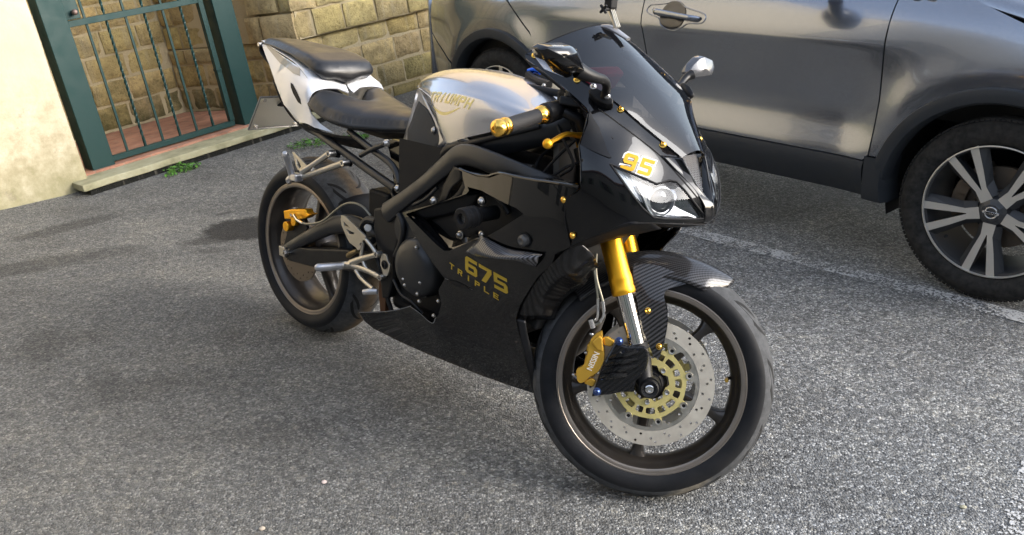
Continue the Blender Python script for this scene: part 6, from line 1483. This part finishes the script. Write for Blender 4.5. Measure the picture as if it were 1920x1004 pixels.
def duct(s_, t):   # s_ -1..1 across, t 0..1 down
    q = catmull(ob, 6); q = q[min(len(q) - 1, int(t * (len(q) - 1)))]; return np.array([q[0] - .020, q[1] * -s_ , q[2] - .004])
for i in range(-16, 17):
    for sg in (1, -1):
        P = []
        for k in range(25):
            t = k / 24; y = i * .0065 + sg * (t - .5) * .09; w_ = abs(duct(1, t)[1])
            if abs(y) < w_: q = duct(0, t); P.append(np.array([q[0] + (.001 if k % 2 else 0), y, q[2]]))
        if len(P) > 1: mw.tube([P[0], P[-1]] if len(P) < 3 else P, .0009, 5)
mw.build('duct_mesh', mat('mesh_wire', (.22, .22, .23), .35, .8), moto)
# floor under the nose
patch('nose_underside', [[(1181, 418, -.185), (1222, 417, -.142), (1270, 419, -.086), (1321, 420, -.018)], [(1150, 424, -.15), (1190, 424, -.10), (1235, 424, -.05), (1285, 424, -.0)]], plast, angle=60)
patch('lower_cowl', [[(1040, 477, -.237), (1093, 450, -.226), (1140, 432, -.208), (1181, 418, -.185), (1222, 418, -.142)], [(1050, 492, -.20), (1100, 467, -.185), (1150, 450, -.165), (1195, 440, -.14), (1240, 430, -.11)]], mblack, angle=60)
# handlebar-side inner flap
both(lambda: ns.panel(ns.outline([(1106, 205), (1112, 222), (1124, 240), (1132, 262), (1140, 285), (1147, 296), (1143, 297), (1125, 290), (1105, 281), (1088, 272), (1094, 255), (1103, 232)]), step=.01, off=.003, thick=.002), 'cowl_flap', mblack)
patch('inner_cowl', [[(1104, 214, -.198), (1095, 250, -.212), (1087, 273, -.216), (1090, 310, -.225), (1090, 350, -.235)], [(1112, 212, -.15), (1108, 250, -.15), (1104, 280, -.15), (1104, 310, -.16), (1100, 350, -.17)]], gblack, angle=60)

# ------------------------------------------------------------------ screen
ed = [mp(985, 103, -.183), mp(1040, 121, -.176), mp(1082, 143, -.170), mp(1115, 165, -.160), mp(1149, 190, -.147), mp(1200, 233, -.107), mp(1240, 266, -.075), mp(1278, 298, -.047)]
ed = [ed[i] + np.array([.0025, -.002, .003]) for i in (0, 1, 2, 4, 5, 7)]
ct = [(1.158, 1.138), (1.204, 1.112), (1.256, 1.072), (1.330, 1.010), (1.398, .945), (1.455, .886)]
rows = []
for e_, (cx, cz) in zip(ed, ct):
    r = []
    for k in range(-6, 7):
        s_ = abs(k) / 6; a = s_ * math.pi / 2; y = e_[1] * (.82 * s_ + .18 * math.sin(a)); q_ = .2 * (1 - math.cos(a)) + .8 * s_ ** 1.6
        r.append(np.array([cx + (e_[0] - cx) * q_, -y if k > 0 else y, cz + (e_[2] - cz) * q_]))
    rows.append(r)
scr = MB().grid(cgrid(rows, 6, 3)).build('windscreen', smoke, moto, angle=80)
def fromr(rows_, i): return [r[i] for r in rows_]
MB().tube(catmull(rows[0], 3), .0016, 6).build('screen_edge', plast, moto)
# red object behind the screen: instrument back
MB().box(mp(1140, 155, -.02) + [-.045, 0, -.02], (.03, .13, .12), np.array([[.8, 0, .6], [0, 1, 0], [-.6, 0, .8]])).build('red_instrument_cover', mat('red_plastic', (.75, .03, .08), .4), moto, bevel=.008, smooth=False)
MB().box((1.16, .0, .955), (.09, .20, .07)).box((1.20, 0, .93), (.12, .13, .04)).build('instrument_cluster', plast, moto, bevel=.012, smooth=False)
MB().tube([(1.14, 0, .93), (1.25, 0, .93), (1.33, 0, .86)], .02, 10).build('cowl_bracket', plast, moto)
patch('cowl_liner', [[mp(1000, 125, -.172), mp(1060, 172, -.175), mp(1100, 210, -.18), mp(1150, 260, -.17)], [mp(1035, 130, -.10), mp(1075, 165, -.10), mp(1110, 205, -.10), mp(1150, 250, -.10)]], plast)

# ------------------------------------------------------------------ mirrors
def hull(pts, name, m, par=moto, bevel=.004, f=lambda q: q):
    bm = bmesh.new(); [bm.verts.new(f(np.array(p_, float)).tolist()) for p_ in pts]; r_ = bmesh.ops.convex_hull(bm, input=bm.verts)
    bmesh.ops.delete(bm, geom=[v for v in bm.verts if not v.link_faces], context='VERTS'); me = bpy.data.meshes.new(name); bm.to_mesh(me); bm.free()
    o = link(name, me, m, par, bevel=bevel, smooth=True, angle=40); o.modifiers['b'].segments = 4; o.modifiers['b'].angle_limit = rad(12); me.set_sharp_from_angle(angle=rad(89)); return o
A_, B_, C_, D_, E_, F_, G_, H_, I_ = mt([(1014, 95, -.425), (1027, 88, -.415), (1070, 86, -.330), (1083, 92, -.300), (1090, 116, -.265), (1082, 143, -.262), (1062, 147, -.285), (1038, 136, -.330), (1021, 113, -.40)])
fr_ = [mp(1036, 104, -.39) + [.030, 0, 0], mp(1078, 130, -.285) + [.026, 0, 0], mp(1066, 100, -.33) + [.022, 0, .003]]
bkp = [q + np.array([-.030, .002, .004]) for q in (A_, B_, C_, D_, E_, F_, G_, H_, I_)]
mirg = mat('mirror_glass', (.75, .76, .78), .02, 1.0)
for mm in (0,):
    f = lambda q: q
    h_ = hull([A_, B_, C_, D_, E_, F_, G_, H_, I_] + fr_ + bkp, 'mirror_housing', gblack, f=f, bevel=.009)
    gl = [q + np.array([-.001, 0, 0]) for q in bkp]; cg = sum(gl) / len(gl); gl = [cg + (q - cg) * .9 + np.array([-.0005, 0, 0]) for q in gl]
    MB().add([f(q) for q in gl], [tuple(range(len(gl)))]).build('mirror_glass', mirg, h_, smooth=False)
    st_ = mt([(1084, 132, -.272), (1100, 140, -.255), (1118, 146, -.232), (1131, 150, -.205), (1137, 158, -.188), (1137, 170, -.172), (1131, 186, -.163)])
    MB().tube([f(q) for q in st_], [.018, .0145, .0115, .010, .0095, .0095, .011], 14, smooth=4).build('mirror_arm', mblack, h_)
    bs_ = mt([(1104, 176, -.172), (1118, 172, -.165), (1135, 180, -.160), (1150, 194, -.152), (1149, 203, -.155), (1138, 204, -.162), (1120, 196, -.170), (1106, 184, -.174)])
    nn = np.array([.3, -.5, .55]) * .018
    hull([q + nn for q in bs_] + [q - nn * .3 for q in bs_], 'mirror_base', mblack, h_, f=f, bevel=.003)
    for q in ((1113, 171, -.165), (1139, 189, -.158)): bolts('mirror_bolt', [f(mp(*q) + nn * 1.1)], steel, n=f(nn), r=.006, par=h_)
Lp = mt([(1290, 137, .285), (1300, 122, .30), (1312, 110, .32), (1321, 107, .335), (1337, 114, .375), (1340, 127, .375), (1336, 141, .36), (1319, 145, .33), (1302, 146, .30), (1291, 142, .285)])
h_ = hull(Lp + [q + np.array([-.022, 0, .002]) for q in Lp] + [mp(1316, 128, .33) + [.012, 0, 0]], 'mirror_housing', mat('mirror_grey', (.10, .10, .105), .25, .6, coat=1))
gl = [q + np.array([-.0225, 0, .002]) for q in Lp]; cg = sum(gl) / len(gl); MB().add([cg + (q - cg) * .9 for q in gl], [tuple(range(len(gl)))]).build('mirror_glass', mirg, h_, smooth=False)
MB().tube(mt([(1298, 140, .29), (1288, 145, .275), (1278, 156, .25), (1270, 167, .22), (1265, 178, .19), (1263, 190, .165)]), [.013, .0105, .009, .0085, .0085, .010], 12, smooth=4).build('mirror_arm', mblack, h_)
hull([mir(q) for q in [q + np.array([.3, -.5, .55]) * .018 for q in mt([(1104, 176, -.172), (1118, 172, -.165), (1135, 180, -.160), (1150, 194, -.152), (1149, 203, -.155), (1138, 204, -.162), (1120, 196, -.170), (1106, 184, -.174)])] + mt([(1104, 176, -.172), (1135, 180, -.160), (1150, 194, -.152), (1138, 204, -.162), (1106, 184, -.174)])], 'mirror_base', mblack, h_, bevel=.003)
q0, q1 = mp(1030, 91.5, -.405), mp(1051, 91.5, -.365)
plane_text('mirror_lettering', 'BARRACUDA', .006, (q0 + q1) / 2 + [.006, 0, .004], q1 - q0, np.cross(np.array([.5, -.2, .8]), q1 - q0), whi, moto, wfit=np.linalg.norm(q1 - q0), lift=.002)
# ------------------------------------------------------------------ camera mount on the screen tip
cm_ = np.array([1.180, .006, 1.128]); dk = mat('mount_grey', (.22, .22, .23), .3, .3, coat=.5)
MB().tube([cm_ + [-.035, -.004, .004], cm_ + [.0, .0, .004], cm_ + [.05, .008, -.018]], [.010, .017, .010], 20, smooth=5, sq=(.42, 1)).build('camera_mount_base', dk, moto); cb_ = moto.children[-1]
for dy in (-.009, 0, .009): MB().tube([cm_ + [.02, dy * .7, .006], cm_ + [.010, dy * .7, .025], cm_ + [-.002, dy * .7, .044]], [.0055, .0045, .006], 8, smooth=3, sq=(1, .32)).build('mount_prong', alu, cb_)
MB().cyl(cm_ + [-.002, -.028, .046], cm_ + [-.002, .016, .046], .004).build('mount_screw', mblack, cb_)
MB().box(cm_ + [-.004, .0, .062], (.022, .026, .030)).build('mount_clamp', plast, cb_, bevel=.004, smooth=False)
kn = MB(); 
for i in range(4): a = math.pi / 4 + math.pi / 2 * i; kn.tube([cm_ + [-.002, -.028, .046], cm_ + [-.002 + .012 * math.cos(a), -.030, .046 + .012 * math.sin(a)]], [.0045, .003], 8)
kn.build('mount_knob', plast, cb_)
# cables and black bits behind the screen
for pts, r in (([(1045, 235, -.12), (1060, 270, -.13), (1075, 310, -.13), (1050, 330, -.14)], .004), ([(1012, 333, -.14), (1040, 300, -.12), (1080, 262, -.10)], .0035), ([(1030, 335, -.14), (1060, 315, -.12), (1085, 305, -.10)], .0035), ([(1000, 330, -.12), (1010, 300, -.1), (1035, 275, -.1)], .004)): tubeo('control_cable', pts, r, plast)
MB().box(mp(1060, 300, -.05), (.02, .07, .15), Rx(.1)).build('radiator_side', mat('radiator_alu', (.32, .30, .27), .45, .8), moto, bevel=.002, smooth=False)
MB().box((.98, 0, .70), (.3, .24, .16)).build('airbox', plast, moto, bevel=.03, smooth=False)
